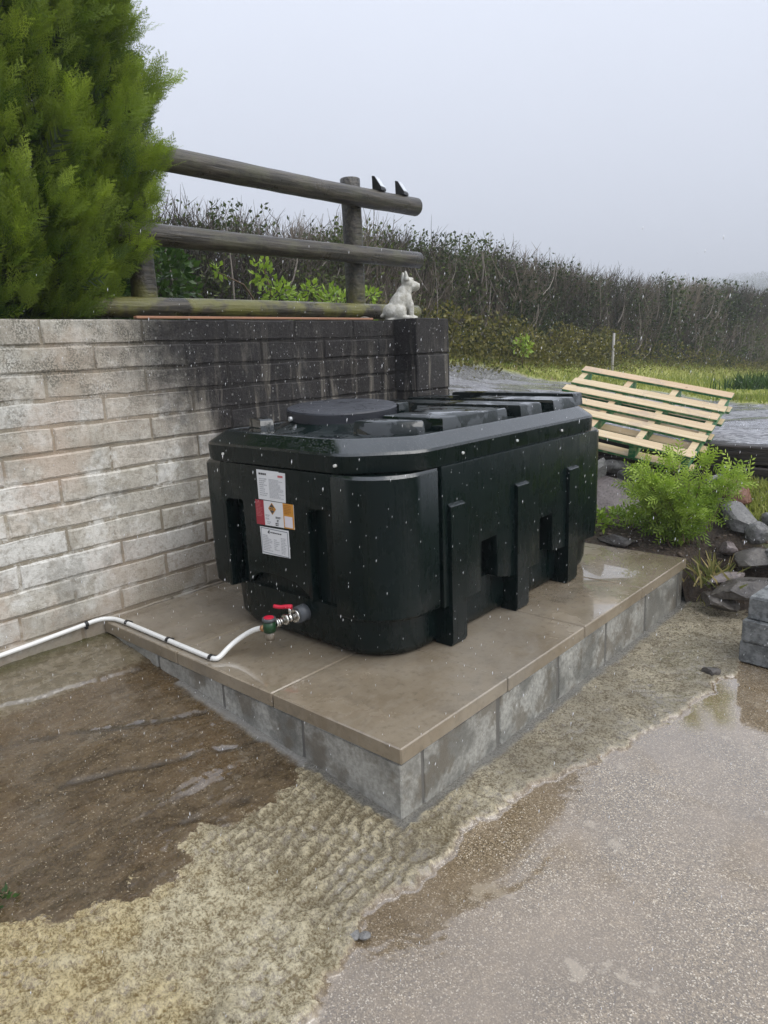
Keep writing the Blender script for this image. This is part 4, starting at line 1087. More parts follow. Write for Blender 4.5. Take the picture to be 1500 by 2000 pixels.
# ================================================================== VEGETATION
def place(tv, tf, P, D, U, Ssc, tint, tint_v=None):
    """copies of a template (tv along +z, flat in xz) at P, axis D, side hint U, scale Ssc"""
    D = D/np.linalg.norm(D, axis=1, keepdims=True)
    X = np.cross(U, D); X /= np.linalg.norm(X, axis=1, keepdims=True)+1e-9
    Y = np.cross(D, X)
    Vv = P[:, None, :]+Ssc[:, None, None]*(tv[None, :, 0:1]*X[:, None, :]+tv[None, :, 1:2]*Y[:, None, :]+tv[None, :, 2:3]*D[:, None, :])
    n, k = len(P), len(tv)
    F = (tf[None]+(np.arange(n)*k)[:, None, None]).reshape(-1, tf.shape[1])
    T = np.repeat(tint, k)
    if tint_v is not None: T = T+np.tile(tint_v, n)
    return Vv.reshape(-1, 3), F, np.clip(T, 0, 1)
def feather_template(nl=7, ang=34, ln=.42, wd=.05, taper=.65, seed=0):
    rr = random.Random(seed); Vv, F = [], []
    def tri(p, d, l, w_, y=0):
        d = np.array(d, float); d /= np.linalg.norm(d); s = np.array([d[2], 0, -d[0]]); i = len(Vv); p = np.array(p, float)
        Vv.extend([p-s*w_/2, p+s*w_/2, p+d*l+[0, y, 0]]); F.append([i, i+1, i+2])
    tri((0, 0, 0), (0, 0, 1), 1, wd)
    for k in range(nl):
        t = .08+.8*k/(nl-1)
        for s in (-1, 1):
            a = R(ang+rr.uniform(-10, 10)); l = ln*(1-taper*t)*rr.uniform(.75, 1.2)
            tri((0, 0, t+.05*s), (math.sin(a)*s, 0, math.cos(a)), l, wd*1.15, rr.uniform(-.12, .12))
    return np.array(Vv), np.array(F)
def lacy_template(seed=0, nb=6, wd=.026):
    rr = random.Random(seed); Vv, F = [], []
    def tri(p, d, l, w_, y=0):
        d = np.array(d, float); d /= np.linalg.norm(d); s = np.array([d[2], 0, -d[0]]); i = len(Vv); p = np.array(p, float)
        Vv.extend([p-s*w_/2, p+s*w_/2, p+d*l+[0, y, 0]]); F.append([i, i+1, i+2])
    tri((0, 0, 0), (0, 0, 1), 1, wd)
    for k in range(nb):
        t = .08+.76*k/(nb-1)
        for s in (-1, 1):
            a = R(38+rr.uniform(-9, 9)); l = .44*(1-.62*t)*rr.uniform(.8, 1.2); p = np.array([0, 0, t+.05*s]); d = np.array([math.sin(a)*s, rr.uniform(-.15, .15), math.cos(a)]); d /= np.linalg.norm(d)
            tri(p, d, l, wd*.9)
            for q in (.25, .5, .75):
                for s2 in (-1, 1):
                    b = a*s+R(40)*s2; tri(p+d*l*q, (math.sin(b), rr.uniform(-.2, .2), math.cos(b)), l*.42*(1.15-q*.6), wd)
    return np.array(Vv), np.array(F)
def sprig_template(nl=7, ang=38, ln=.42, wd=.075, curve=.12, taper=.65):
    Vv, F = [], []
    def blade(p, d, l, w_, y=0):
        d = np.array(d)/np.linalg.norm(d); s = np.array([d[2], 0, -d[0]])
        i = len(Vv); p = np.array(p)
        Vv.extend([p, p+d*l*.5+s*w_/2+[0, y, 0], p+d*l+[0, y*2, 0], p+d*l*.5-s*w_/2+[0, y, 0]]); F.append([i, i+1, i+2, i+3])
    blade((0, 0, 0), (0, 0, 1), 1, wd*.7)
    for k in range(nl):
        t = .12+.78*k/(nl-1); l = ln*(1-taper*t)
        for s in (-1, 1):
            tt = t+.04*s; blade((0, curve*tt*tt, tt), (math.sin(R(ang))*s, 0, math.cos(R(ang))), l, wd, .05)
    return np.array(Vv, float), np.array(F)
def rand_unit(n, r): v = r.normal(size=(n, 3)); return v/np.linalg.norm(v, axis=1, keepdims=True)

# ---- conifer behind the wall
def build_conifer():
    r = np.random.default_rng(11)
    root = thing('conifer_bush', 'dense bright green conifer growing above the left end of the wall', 'conifer', (-2.5, -.35, 1.56))
    cx, cy = -2.5, -.35
    zz = [1.60, 1.75, 2.05, 2.4, 2.75, 3.1, 3.5, 4.0, 4.5]; ry = [.68, .92, 1.15, 1.18, 1.16, 1.08, .95, .66, .1]; rx = [.66, .72, .74, .74, .74, .72, .66, .45, .1]
    # plume positions on and inside the surface
    n = 430; z = r.uniform(1.62, 4.2, n); z = np.where(r.random(n) < .8, r.uniform(1.58, 3.2, n), z)
    a = np.where(r.random(n) < .72, r.uniform(-1.3, 2.0, n), r.uniform(0, 2*np.pi, n)); k = np.where(r.random(n) < .75, r.uniform(.82, 1.0, n), r.uniform(.5, .82, n))
    bump = .88+.2*fbm(a*2.1, z*2.2, 3, 5)
    X = cx+np.cos(a)*np.interp(z, zz, rx)*k*bump; Y = cy+np.sin(a)*np.interp(z, zz, ry)*k*bump
    out = np.stack([np.cos(a)/.62, np.sin(a)/1.0, np.zeros(n)], 1); out /= np.linalg.norm(out, axis=1, keepdims=True)
    upk = r.uniform(.75, 1.5, n)[:, None]
    d = out*r.uniform(.35, .9, n)[:, None]+np.array([0, 0, 1])*upk+r.normal(size=(n, 3))*.16; d /= np.linalg.norm(d, axis=1, keepdims=True)
    P0 = np.stack([X, Y, z], 1)-d*.16
    ln = r.uniform(.26, .50, n)
    tv, tf = lacy_template(3)
    PP, DD, SS, TT = [], [], [], []
    pt = r.uniform(0, .55, n)
    for i in range(n):
        m = 52
        t = r.random(m)**.75; w_ = .10*(1-t*.85)*np.sqrt(r.random(m)); aa = r.uniform(0, 6.28, m)
        s1 = np.cross(d[i], [0.3, 0.2, 1.]); s1 /= np.linalg.norm(s1); s2 = np.cross(d[i], s1)
        rad = s1*np.cos(aa)[:, None]+s2*np.sin(aa)[:, None]
        PP.append(P0[i]+d[i]*(t*ln[i])[:, None]+rad*w_[:, None])
        DD.append(d[i]+rad*r.uniform(.2, .75, m)[:, None]*(1-.4*t[:, None])+r.normal(size=(m, 3))*.18)
        SS.append(r.uniform(.10, .185, m)*(1-.3*t)); TT.append(pt[i]*.45+.8*t**1.4*r.uniform(.35, 1, m)+r.uniform(-.1, .1, m))  # paler new growth at tips; shade between plumes painted into their dark bases
    P, D, Sx, T = np.concatenate(PP), np.concatenate(DD), np.concatenate(SS), np.concatenate(TT)
    keep = (P[:, 0] < -1.80-.0*P[:, 1]) & (P[:, 2] > 1.60); P, D, Sx, T = P[keep], D[keep], Sx[keep], T[keep]
    Vv, F, tt = place(tv, tf, P, D, rand_unit(len(P), r), Sx, T, tv[:, 2]*.12)
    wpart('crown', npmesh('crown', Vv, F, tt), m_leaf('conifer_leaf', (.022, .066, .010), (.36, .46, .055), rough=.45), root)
    # inner sprigs in a darker green, shade inside the crown painted in
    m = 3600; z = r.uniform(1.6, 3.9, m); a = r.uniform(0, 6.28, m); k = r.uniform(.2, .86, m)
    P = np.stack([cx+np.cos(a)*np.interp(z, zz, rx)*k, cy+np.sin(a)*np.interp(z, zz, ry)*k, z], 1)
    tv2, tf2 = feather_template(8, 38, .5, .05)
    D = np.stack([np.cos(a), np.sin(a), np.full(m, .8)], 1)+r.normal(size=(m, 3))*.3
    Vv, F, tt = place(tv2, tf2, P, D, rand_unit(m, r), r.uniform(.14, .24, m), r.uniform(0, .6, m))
    wpart('inner_foliage', npmesh('inner', Vv, F, tt), m_leaf('conifer_shaded_leaf', (.012, .024, .008), (.035, .060, .015), trans=False), root)
    pts = [(cx, cy, 1.5), (cx+.02, cy, 2.2), (cx, cy+.02, 3.2), (cx, cy, 4.2)]
    wpart('trunk', tube('trunk', pts, [.09, .075, .05, .015], 10), plain('conifer_bark', (.075, .05, .035), .8, var=.3), root)
build_conifer()

# ---- generic twig (tube of 3 sides, bent) templates
def twig_template(seed, nside=6, bend=.30):
    rr = random.Random(seed); Vv, F = [], []
    def stem(p, d, l, r0, segs=3):
        nonlocal Vv, F
        p = np.array(p, float); d = np.array(d, float); d /= np.linalg.norm(d); base = len(Vv); pts = [p.copy()]
        for k in range(segs):
            d = d+np.array([rr.uniform(-bend, bend), rr.uniform(-bend, bend), rr.uniform(0, bend)]); d /= np.linalg.norm(d); p = p+d*l/segs; pts.append(p.copy())
            rad = r0*(1-(k)/segs)
        for j, q in enumerate(pts):
            rad = r0*(1-.8*j/segs)
            for m in range(3):
                a = 2.094*m; Vv.append(q+np.array([math.cos(a), math.sin(a), 0])*rad)
        for j in range(segs):
            for m in range(3): F.append([base+j*3+m, base+j*3+(m+1) % 3, base+j*3+3+(m+1) % 3, base+j*3+3+m])
        return pts
    main = stem((0, 0, 0), (rr.uniform(-.2, .2), rr.uniform(-.2, .2), 1), 1, .014, 4)
    for k in range(nside):
        t = rr.uniform(.2, .95)*4; i = min(3, int(t)); p = main[i]+(main[i+1]-main[i])*(t-i)
        a = rr.uniform(0, 6.28); stem(p, (math.cos(a)*.7, math.sin(a)*.7, .8), rr.uniform(.2, .45), .0075, 2)
    return np.array(Vv), np.array(F)
LEAFQ = (np.array([[0, 0, 0], [.28, .06, .45], [0, .1, 1], [-.28, .06, .45]]), np.array([[0, 1, 2, 3]]))
HX = -7.0
def hedge_top(y): return 3.12-.14*sst(y, 8, 20)+.26*(1-.6*sst(y, 9, 14))*(fbm(y*.45, y*0+3., 3, 3)-.5)*2+.10*(fbm(y*1.7, y*0+9., 2, 6)-.5)*2
def hedge_base(y): return np.where(y < 3.0, 1.5, drive_z(np.full_like(y, -6.4), y)-.05)
def build_hedge():
    r = np.random.default_rng(5)
    root = thing('field_hedge', 'long tall bare twiggy hedge running beyond the drive', 'hedge', (HX, 10, .6))
    # twigs
    Vs, Fs, Ts = [], [], []; off = 0
    y_all = np.concatenate([r.uniform(0.5, 14, 5200), r.uniform(14, 34, 4000), r.uniform(34, 75, 1200)])
    for s in range(8):
        tv, tf = twig_template(s); y = y_all[s::8]; n = len(y)
        zb, zt = hedge_base(y), hedge_top(y)
        u = r.random(n)**.62; L_ = r.uniform(.45, .95, n)*np.where(y > 20, 1.2, 1)
        z0 = zb+(zt-zb-.25)*u-.2; z0 = np.minimum(z0, zt+r.uniform(-.12, .16, n)*np.where(y > 11, .45, 1)-L_*.95)
        x = HX+r.uniform(-.5, .95, n)*(1-.25*u)
        P = np.stack([x, y, z0], 1); D = np.stack([r.normal(.12, .28, n), r.normal(0, .28, n), np.full(n, 1.)], 1)
        Vv, F, T = place(tv, tf, P, D, rand_unit(n, r), L_, np.clip(r.random(n)*.5+2.4*(fbm(y*.8, z0*1.1, 3, 23)-.42), 0, 1)); Vs.append(Vv); Fs.append(F+off); Ts.append(T); off += len(Vv)
    M = m_leaf('hedge_twig', (.052, .043, .032), (.23, .19, .145), trans=False, rough=.7)
    wpart('twigs', npmesh('twigs', np.concatenate(Vs), np.concatenate(Fs), np.concatenate(Ts)), M, root)
    # leaves: olive and dark, thicker at mid height
    n = 150000; y = np.where(r.random(n) < .62, r.uniform(.5, 15, n), r.uniform(15, 60, n))
    zb, zt = hedge_base(y), hedge_top(y); u = r.beta(1.5, 1.7, n); z = zb+(zt-zb)*u*(.97)
    x = HX+r.uniform(-.3, 1.0, n)*(1-.2*u)
    # clumps
    cl = fbm(y*1.1+3, z*1.6, 3, 14); keep = r.random(n) < sst(cl, .38, .56)*1.2*(.45+.9*fbm(y*.35, y*0+5., 2, 31))+.08
    y, z, x, cl = y[keep], z[keep], x[keep], cl[keep]; n = len(y)
    # leafy clumps of ivy and holly caught in the hedge
    for _ in range(70):
        yc = r.uniform(1.5, 34); zb_, zt_ = float(hedge_base(np.array([yc]))[0]), float(hedge_top(np.array([yc]))[0]); zc_ = zb_+(zt_-zb_)*r.uniform(.2, .92); m = int(r.uniform(120, 420)); sc = r.uniform(.18, .5)
        y = np.concatenate([y, yc+r.normal(0, sc, m)]); z = np.concatenate([z, np.minimum(zc_+r.normal(0, sc*.7, m), zt_+.06)]); x = np.concatenate([x, HX+.62+r.normal(0, .22, m)])
    n = len(y)
    P = np.stack([x, y, z], 1)
    Vv, F, T = place(*LEAFQ, P, rand_unit(n, r)+np.array([.5, 0, .3]), rand_unit(n, r), r.uniform(.045, .085, n)*np.where(y > 18, 1.5, 1), np.clip(r.normal(.25, .18, n)+1.1*(fbm(y*.6+8, z*.9, 3, 27)-.45), 0, 1))
    wpart('leaves', npmesh('leaves', Vv, F, T), m_leaf('hedge_leaf', (.026, .042, .014), (.15, .18, .05), rough=.55), root)
    # thicker pale stems curving through it
    Vs, Fs, off = [], [], 0
    for _ in range(120):
        yc = r.uniform(1.5, 26); zb_ = float(hedge_base(np.array([yc]))[0]); p0 = Vector((HX+r.uniform(.5, .95), yc, zb_+r.uniform(.2, 1.5))); a_ = r.uniform(-1.2, 1.2); l_ = r.uniform(.5, 1.1); p0.z = min(p0.z, float(hedge_top(np.array([yc]))[0])-.15-math.cos(a_)*l_)
        pts = smooth_path([p0, p0+Vector((.05, math.sin(a_)*l_*.5, math.cos(a_)*l_*.35)), p0+Vector((.02, math.sin(a_)*l_*.8, math.cos(a_)*l_))], 1)
        me = tube('tmp_stem', pts, list(np.linspace(.017, .007, len(pts))), 4, cap=False); v_ = np.array([v.co[:] for v in me.vertices]); f_ = np.array([q.vertices[:] for q in me.polygons]); bpy.data.meshes.remove(me)
        Vs.append(v_); Fs.append(f_+off); off += len(v_)
    tag(wpart('stems', npmesh('stems', np.concatenate(Vs), np.concatenate(Fs)), plain('hedge_stem', (.19, .165, .14), .7, var=.4), root), kind='stuff')
    # dense dark heart, the hedge's inner shade painted solid, so that the field behind does not show low down
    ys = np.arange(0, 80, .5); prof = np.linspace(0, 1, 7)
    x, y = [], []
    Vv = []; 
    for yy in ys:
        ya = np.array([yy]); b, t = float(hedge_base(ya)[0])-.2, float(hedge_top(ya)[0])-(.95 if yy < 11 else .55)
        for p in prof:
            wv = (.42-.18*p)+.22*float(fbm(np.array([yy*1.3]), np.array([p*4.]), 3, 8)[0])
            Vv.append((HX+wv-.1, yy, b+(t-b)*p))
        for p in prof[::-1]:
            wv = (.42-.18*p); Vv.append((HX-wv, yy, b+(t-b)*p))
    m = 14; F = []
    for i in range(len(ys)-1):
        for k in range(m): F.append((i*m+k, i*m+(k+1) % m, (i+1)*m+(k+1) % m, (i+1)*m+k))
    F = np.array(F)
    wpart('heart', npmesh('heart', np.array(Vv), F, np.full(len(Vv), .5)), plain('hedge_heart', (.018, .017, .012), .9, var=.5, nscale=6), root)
build_hedge()

def leafy(name, label, cat, base, P, D, Sx, T, mat, stems=None, stem_mat=None, group=None, leaf=LEAFQ, seed=1, part='leaves'):
    r = np.random.default_rng(seed); root = thing(name, label, cat, base, group=group)
    Vv, F, tt = place(*leaf, P, D, rand_unit(len(P), r), Sx, T)
    wpart(part, npmesh(name, Vv, F, tt), mat, root)
    if stems:
        for st, rad in stems: wpart('stem', tube('stem', st, rad, 6), stem_mat, root)
    return root
MSTEM = plain('brown_stem', (.12, .08, .05), .7, var=.3)
MBRIGHT = m_leaf('young_leaf', (.10, .20, .02), (.38, .50, .08)); MIVY = m_leaf('ivy_leaf', (.02, .055, .014), (.085, .15, .035), rough=.35)
MSHRUB = m_leaf('shrub_leaf', (.11, .21, .022), (.46, .57, .10)); MGRASS = m_leaf('grass_blade', (.15, .21, .03), (.52, .50, .15)); MSTRAW = m_leaf('straw_blade', (.12, .15, .04), (.46, .36, .16))

# ---- plants on the raised garden behind the fence
def cluster(c, rad, n, seed, s=(.03, .06), tint=(.2, .9), up=.5, shell=.0):
    r = np.random.default_rng(seed); d = rand_unit(n, r); k = (shell+(1-shell)*r.random(n)**(1/2.2))[:, None]
    P = np.array(c)+d*k*np.array(rad)
    D = d*.7+np.array([0, 0, up])+r.normal(size=(n, 3))*.45
    return P, D, r.uniform(*s, n), r.uniform(*tint, n)
def merge(*a): return [np.concatenate(x) for x in zip(*a)]
spr = []
LEAFY_SPOTS = [((-2.75, 1.88, 1.96), (.07, .10, .09), 40), ((-2.75, 2.02, 1.82), (.10, .14, .11), 90), ((-2.7, 2.16, 1.73), (.08, .12, .07), 60), ((-2.75, 1.52, 1.96), (.05, .05, .04), 14)]
P, D, Sx, T = merge(*[cluster(c, rr, int(n*1.7), 30+i, (.03, .058), (.35, 1), .2) for i, (c, rr, n) in enumerate(LEAFY_SPOTS)])
leafy('young_sapling', 'bright green sapling shoots between the lower fence rails', 'plant', (-2.75, 1.95, 1.56), P, D, Sx, T, MBRIGHT, [([(-2.75, 1.95, 1.55), (-2.75, 1.98, 1.75), (-2.75, 1.9, 2.0)], [.012, .01, .005]), ([(-2.75, 1.95, 1.6), (-2.75, 1.72, 1.88), (-2.75, 1.52, 1.95)], [.008, .006, .003])], MSTEM)
SP2 = [((-2.75, 2.33, 1.87), (.06, .08, .06), 34), ((-2.75, 2.55, 1.80), (.10, .14, .10), 90), ((-2.72, 2.66, 1.72), (.08, .10, .06), 40), ((-2.75, 2.98, 1.85), (.06, .07, .06), 30), ((-2.75, 2.96, 1.70), (.06, .07, .06), 30)]
P, D, Sx, T = merge(*[cluster(c, rr, int(n*1.7), 50+i, (.03, .058), (.35, 1), .2) for i, (c, rr, n) in enumerate(SP2)])
leafy('young_sapling', 'bright green sapling shoots around the fence end post', 'plant', (-2.75, 2.55, 1.56), P, D, Sx, T, MBRIGHT, [([(-2.75, 2.5, 1.5), (-2.75, 2.53, 1.7), (-2.75, 2.36, 1.88)], [.012, .01, .005]), ([(-2.75, 2.6, 1.5), (-2.75, 2.8, 1.7), (-2.75, 2.97, 1.85)], [.01, .008, .004])], MSTEM)
P, D, Sx, T = merge(cluster((-3.0, 1.15, 1.88), (.3, .32, .34), 1500, 70, (.04, .075), (.1, .9), .1, .3), cluster((-3.0, .75, 1.82), (.3, .3, .28), 900, 71, (.04, .075), (.1, .8), .1, .3))
leafy('ivy_mound', 'dark green leafy mound behind the fence next to the conifer', 'shrub', (-3.0, 1.0, 1.56), P, D, Sx, T, MIVY, [([(-3, 1.0, 1.5), (-3, 1.1, 1.9)], [.02, .01])], MSTEM)
# wild growth at the foot of the hedge
def bank_growth():
    r = np.random.default_rng(9); n = 26000; y = np.where(r.random(n) < .7, r.uniform(6, 15, n), r.uniform(15, 40, n))
    hmax = .75*(1-.6*sst(y, 14, 30)); x = -6.1+r.normal(0, .25, n); z = drive_z(x, y)+r.random(n)**1.7*hmax*(.5+fbm(y*1.2, y*0+2, 3, 4))
    P = np.stack([x, y, z], 1); T = np.clip(.35*fbm(y*.8, z*2, 3, 9)+r.uniform(0, .6, n), 0, 1)
    Vv, F, tt = place(*LEAFQ, P, rand_unit(n, r)*.8+np.array([.3, 0, .6]), rand_unit(n, r), r.uniform(.04, .09, n), T)
    o = obj('bank_growth', npmesh('bank_growth', Vv, F, tt), m_leaf('bank_leaf', (.04, .055, .016), (.30, .25, .06)))
    tag(o, 'brambles and weeds along the foot of the hedge', 'undergrowth', kind='stuff')
bank_growth()
P, D, Sx, T = merge(cluster((-5.75, 10.35, 1.37), (.14, .26, .16), 120, 80, (.07, .13), (.6, 1), .3))
leafy('bank_plant', 'pale yellow-green leafy plant on the bank before the hedge', 'plant', (-5.75, 10.35, 1.05), P, D, Sx, T, MBRIGHT, [([(-5.75, 10.35, 1.0), (-5.75, 10.3, 1.35)], [.012, .008])], MSTEM)

# ---- grass
BLADE = (np.array([[-.06, 0, 0], [.06, 0, 0], [.04, .05, .55], [0, .22, 1]]), np.array([[0, 1, 2, 3]]))
def grass(name, label, P, Ssc, mat, seed, lean=.35):
    r = np.random.default_rng(seed); n = len(P); D = np.stack([r.normal(0, lean, n), r.normal(0, lean, n), np.ones(n)], 1)
    Vv, F, tt = place(*BLADE, P, D, np.stack([r.normal(size=n), r.normal(size=n), np.zeros(n)], 1)+1e-3, Ssc, np.clip(fbm(P[:, 0]*1.4, P[:, 1]*1.4, 3, 3)*.9-.1+r.normal(0, .2, n), 0, 1))
    tag(obj(name, npmesh(name, Vv, F, tt), mat), label, 'grass', kind='stuff')
r = np.random.default_rng(21); n = 60000
x = r.uniform(-7, 1.5, n); y = np.where(r.random(n) < .6, r.uniform(6, 13, n), r.uniform(13, 30, n)); k = verge_mask(x, y) > r.uniform(.35, .9, n); x, y = x[k], y[k]
grass('verge_grass', 'rough yellow-green grass on the verge below the hedge', np.stack([x, y, drive_z(x, y)], 1), r.uniform(.06, .15, len(x))*np.where(y > 14, 1.5, 1), MGRASS, 3)
n = 9000; x = r.uniform(-.15, 1.6, n); y = r.uniform(2.95, 3.45, n); k = (x*1.2+(y-2.9)*1.3+.5*fbm(x*3, y*3, 3, 12)) > r.uniform(.35, .75, n); x, y = x[k], y[k]
grass('bed_grass', 'short grass growing in front of the timber sleepers', np.stack([x, y, bed_z(x, y)], 1), r.uniform(.03, .075, len(x)), MGRASS, 4)
def tuft(c, n, ln, label, seed, mat, spread=.05, lean=.5):
    r = np.random.default_rng(seed); root = thing('grass_tuft', label, 'grass tuft', c)
    tv = np.array([[-.03, 0, 0], [.03, 0, 0], [.028, .04, .4], [-.028, .04, .4], [.018, .16, .75], [-.018, .16, .75], [0, .36, .98]]); tf = np.array([[0, 1, 2, 3], [3, 2, 4, 5], [5, 4, 6, 6]])
    tf = np.array([[0, 1, 2, 3], [3, 2, 4, 5]]); tv = tv[:6]; tv[4:, 0] *= .4
    P = np.array(c)+np.stack([r.normal(0, spread, n), r.normal(0, spread, n), np.zeros(n)], 1); D = np.stack([r.normal(0, lean, n), r.normal(0, lean, n), np.ones(n)], 1)
    Vv, F, tt = place(tv, tf, P, D, np.stack([r.normal(size=n), r.normal(size=n), np.full(n, .01)], 1), r.uniform(.5, 1, n)*ln, r.random(n)**1.3)
    tag(wpart('blades', npmesh('blades', Vv, F, tt), mat, root), kind='stuff')
tuft((.12, 2.46, .13), 90, .24, 'straw coloured grass tuft at the plinth back corner', 61, MSTRAW)
tuft((-1.9, 10.6, .62), 420, .34, 'dark green grass clump on the drive beyond the pallet', 62, MIVY, .2, .4)
tuft((.10, 2.40, .02), 26, .07, 'small green weed at the plinth back corner foot', 63, MGRASS, .03, .7)

# ---- the shrub in the bed
def build_shrub():
    r = np.random.default_rng(31); base = np.array([-.12, 2.62, .29])
    root = thing('leafy_shrub', 'light green feathery shrub growing behind the plinth corner', 'shrub', base)
    tips = []
    for k in range(24):
        a = r.uniform(0, 6.28); rad = .31*np.sqrt(r.random()); tips.append(base+np.array([math.cos(a)*rad*1.05-.02, math.sin(a)*rad*.7, (.08+.42*r.random()**.8)*(1-.15*rad/.31)]))
    lv, lf = sprig_template(4, 55, .42, .115, .1, .3)
    PP, DD, SS, TT = [], [], [], []
    for k, t in enumerate(tips):
        b0 = base+r.normal(size=3)*np.array([.05, .04, .01]); mid = (b0*.5+t*.5)+np.array([0, 0, .05]); path = smooth_path([b0, mid, t], 2)
        wpart('stem', tube('stem', path, list(np.linspace(.005, .0018, len(path))), 5), MSTEM, root)
        for p in path[2:]:
            m = 5; p = np.array(p); PP.append(p+r.normal(size=(m, 3))*.022); o_ = (p-base); o_[2] *= .4
            DD.append(o_*1.6+r.normal(size=(m, 3))*.5+np.array([0, 0, .35])); SS.append(r.uniform(.055, .10, m)); TT.append(np.clip((p[2]-base[2])/.5*.45+r.uniform(.05, .5, m), 0, 1))
    P, D, Sx, T = map(np.concatenate, (PP, DD, SS, TT))
    k = (P[:, 2] > bed_z(P[:, 0], P[:, 1])+.01) & ((P[:, 1] > 2.36) | (P[:, 2] > H+.03)); P, D, Sx, T = P[k], D[k], Sx[k], T[k]
    Vv, F, tt = place(lv, lf, P, D, rand_unit(len(P), r), Sx, T)
    wpart('leaves', npmesh('leaves', Vv, F, tt), MSHRUB, root)
build_shrub()
P, D, Sx, T = merge(cluster((-.72, 2.62, .34), (.22, .13, .10), 420, 90, (.022, .045), (.3, 1), .5), cluster((-.50, 2.72, .34), (.16, .1, .09), 240, 91, (.022, .045), (.2, .9), .5))
leafy('low_plant', 'low light green leafy plant beside the tank behind the plinth', 'plant', (-.68, 2.64, .27), P, D, Sx, T, MBRIGHT)
P, D, Sx, T = merge(cluster((-.57, -.945, .075), (.035, .04, .016), 46, 95, (.012, .024), (0, .7), .5))
leafy('yard_weed', 'tiny dark weed growing in the yard at the left edge', 'weed', (-.57, -.945, .063), P, D, Sx, T, MIVY)
wpart_root = thing('bare_stem', 'bare brown forked stem standing beside the tank corner', 'stem', (-.92, 2.75, .3))
for st, rad in (([(-.92, 2.75, .28), (-.93, 2.76, .42), (-.955, 2.78, .56)], [.012, .010, .006]), ([(-.92, 2.75, .36), (-.86, 2.76, .46), (-.78, 2.78, .53)], [.008, .006, .004])): wpart('branch', tube('branch', st, rad, 6), MSTEM, wpart_root)

# ---- misty trees far off
def far_tree(c, rad, seed, label):
    r = np.random.default_rng(seed); root = thing('distant_tree', label, 'tree', (c[0], c[1], hill_z(c[0], c[1])), group='misty trees on the skyline')
    n = 9000; d = rand_unit(n, r); lob = .75+.5*fbm(d[:, 0]*2+seed, d[:, 2]*2+d[:, 1], 3, seed); P = np.array(c)+d*(r.random(n)**.4*lob)[:, None]*np.array(rad)
    Vv, F, tt = place(*LEAFQ, P, rand_unit(n, r), rand_unit(n, r), r.uniform(.4, .9, n)*rad[2]/13, r.random(n))
    wpart('crown', npmesh('crown', Vv, F, tt), MFAR, root)
    wpart('trunk', tube('trunk', [(c[0], c[1], hill_z(c[0], c[1])-.5), (c[0], c[1], c[2])], [.8, .4], 8), MSTEM, root)
MFAR = m_leaf('far_tree_leaf', (.03, .05, .015), (.10, .125, .04))
_hd = _f+_r2*((1600-750)/FPX); HC = CAM+Vector((_hd.x, _hd.y, 0))*430
def hill_z(x, y):
    d = math.hypot(x-HC.x, y-HC.y); return -1.75+19*math.exp(-(d/150)**2)
def build_hill():
    xs = np.linspace(HC.x-330, HC.x+330, 45); ys = np.linspace(HC.y-300, HC.y+180, 45); x, y, F = grid(xs, ys)
    d = np.hypot(x-HC.x, y-HC.y); z = -1.95+19.2*np.exp(-(d/150)**2)
    tag(obj('far_hill_ground', npmesh('far_hill', np.stack([x, y, z], 1), F, smooth=True), MFIELD), kind='structure')
build_hill()
FAR = [(1335, 450, 8, 'faint misty tree farthest to the left above the hedge'), (1362, 440, 10, 'faint misty round tree above the hedge top'), (1392, 430, 9, 'faint misty tree in the middle of the skyline group'), (1428, 400, 10, 'misty tree just left of the olive tree on the skyline'), (1466, 330, 10, 'misty olive tree near the right edge of the skyline'), (1512, 290, 11, 'misty tree cut by the right edge of the picture')]
for k, (u_, dep, rr, lab) in enumerate(FAR):
    dv = _f+_r2*((u_-750)/FPX); p = CAM+Vector((dv.x, dv.y, 0))*dep
    far_tree((p.x, p.y, hill_z(p.x, p.y)+rr*1.0), (rr*1.2, rr*1.2, rr), 100+k, lab)

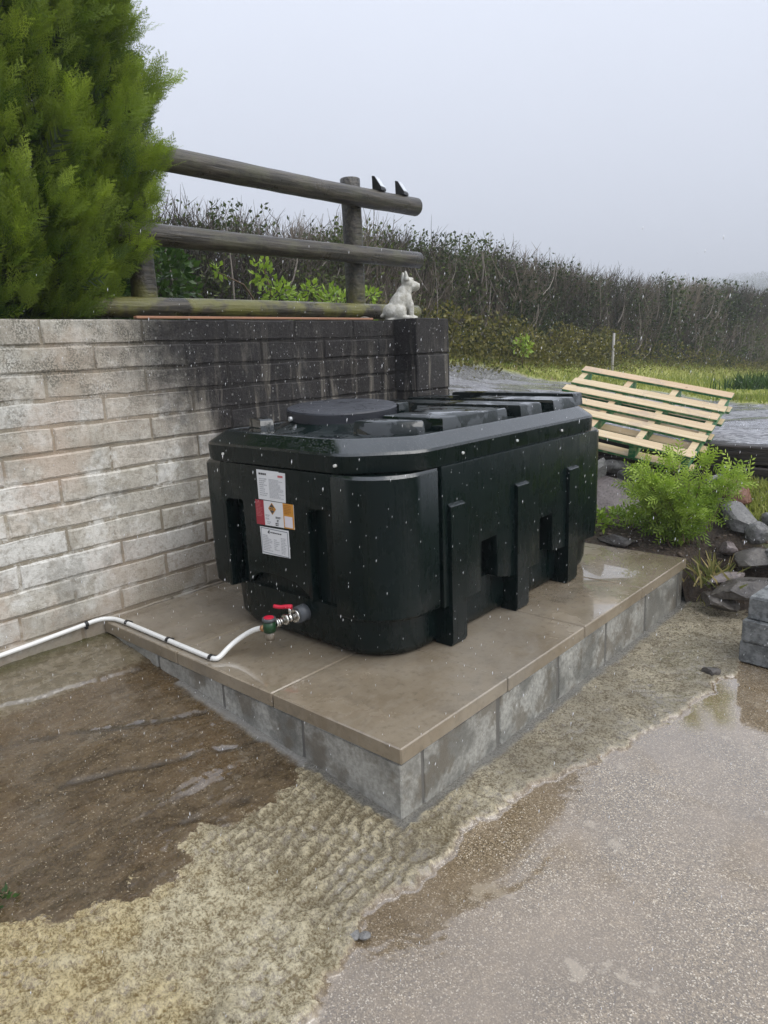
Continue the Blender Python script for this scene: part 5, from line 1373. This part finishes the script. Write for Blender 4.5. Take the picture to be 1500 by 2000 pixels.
# ================================================================== RAIN
def build_rain():
    r = np.random.default_rng(77); n = 11000
    P = np.stack([r.uniform(-3, 2.2, n), r.uniform(-1.4, 5, n), r.uniform(.1, 1.62, n)], 1)
    k = np.linalg.norm(P-np.array(CAM), axis=1) > 1.15
    k &= ~((P[:, 0] < TX1+.03) & (P[:, 0] > TX0-.03) & (P[:, 1] > TY0-.03) & (P[:, 1] < TY1+.03) & (P[:, 2] < 1.2)); k &= ~((P[:, 0] < -1.75) & (P[:, 2] < 1.6))
    k &= ~((P[:, 1] > 2.4) & (P[:, 2] < 1.0))
    P = P[k]; n = len(P)
    tv = np.array([[.5, 0, .5], [-.25, .43, .5], [-.25, -.43, .5], [0, 0, 0], [0, 0, 1.]])*np.array([.0015, .0015, 1]); tv[:, 2] *= .0072
    tf = np.array([[0, 1, 4], [1, 2, 4], [2, 0, 4], [1, 0, 3], [2, 1, 3], [0, 2, 3]])
    D = np.tile([[.10, .08, 1.]], (n, 1))+r.normal(0, .03, (n, 3)); U = np.tile([[0., 1, 0]], (n, 1))
    Vv, F, tt = place(tv, tf, P, D, U, r.uniform(.5, 1.35, n), r.random(n))
    M = Mat('white_rain', .05); M.set(color=(.96, .97, 1.))  # clear water coloured white, the light it catches painted in
    tr = M.t.nodes.new('ShaderNodeBsdfTranslucent'); tr.inputs['Color'].default_value = (.97, .98, 1, 1); ms = M.t.nodes.new('ShaderNodeMixShader'); ms.inputs[0].default_value = .5
    M.link(M.b.outputs[0], ms.inputs[1]); M.link(tr.outputs[0], ms.inputs[2]); M.link(ms.outputs[0], M.t.nodes['Material Output'].inputs['Surface'])
    tag(obj('raindrops', npmesh('raindrops', Vv, F, None, True), M.m), 'fine white raindrops falling all over the yard', 'rain', kind='stuff')
build_rain()

# ================================================================== HAZE
def build_haze():
    me = box('haze', (-420, -60, -2.8), (330, 620, 52), 0)
    m = bpy.data.materials.new('haze_air'); m.use_nodes = True; t = m.node_tree; t.nodes.clear()
    o = t.nodes.new('ShaderNodeOutputMaterial'); v = t.nodes.new('ShaderNodeVolumePrincipled'); v.inputs['Color'].default_value = (.93, .96, 1, 1); v.inputs['Density'].default_value = .0030; v.inputs['Anisotropy'].default_value = 0.2
    t.links.new(v.outputs[0], o.inputs['Volume'])
    tag(obj('haze', me, m), 'thin rainy mist hanging over the fields', 'mist', kind='stuff')
build_haze()
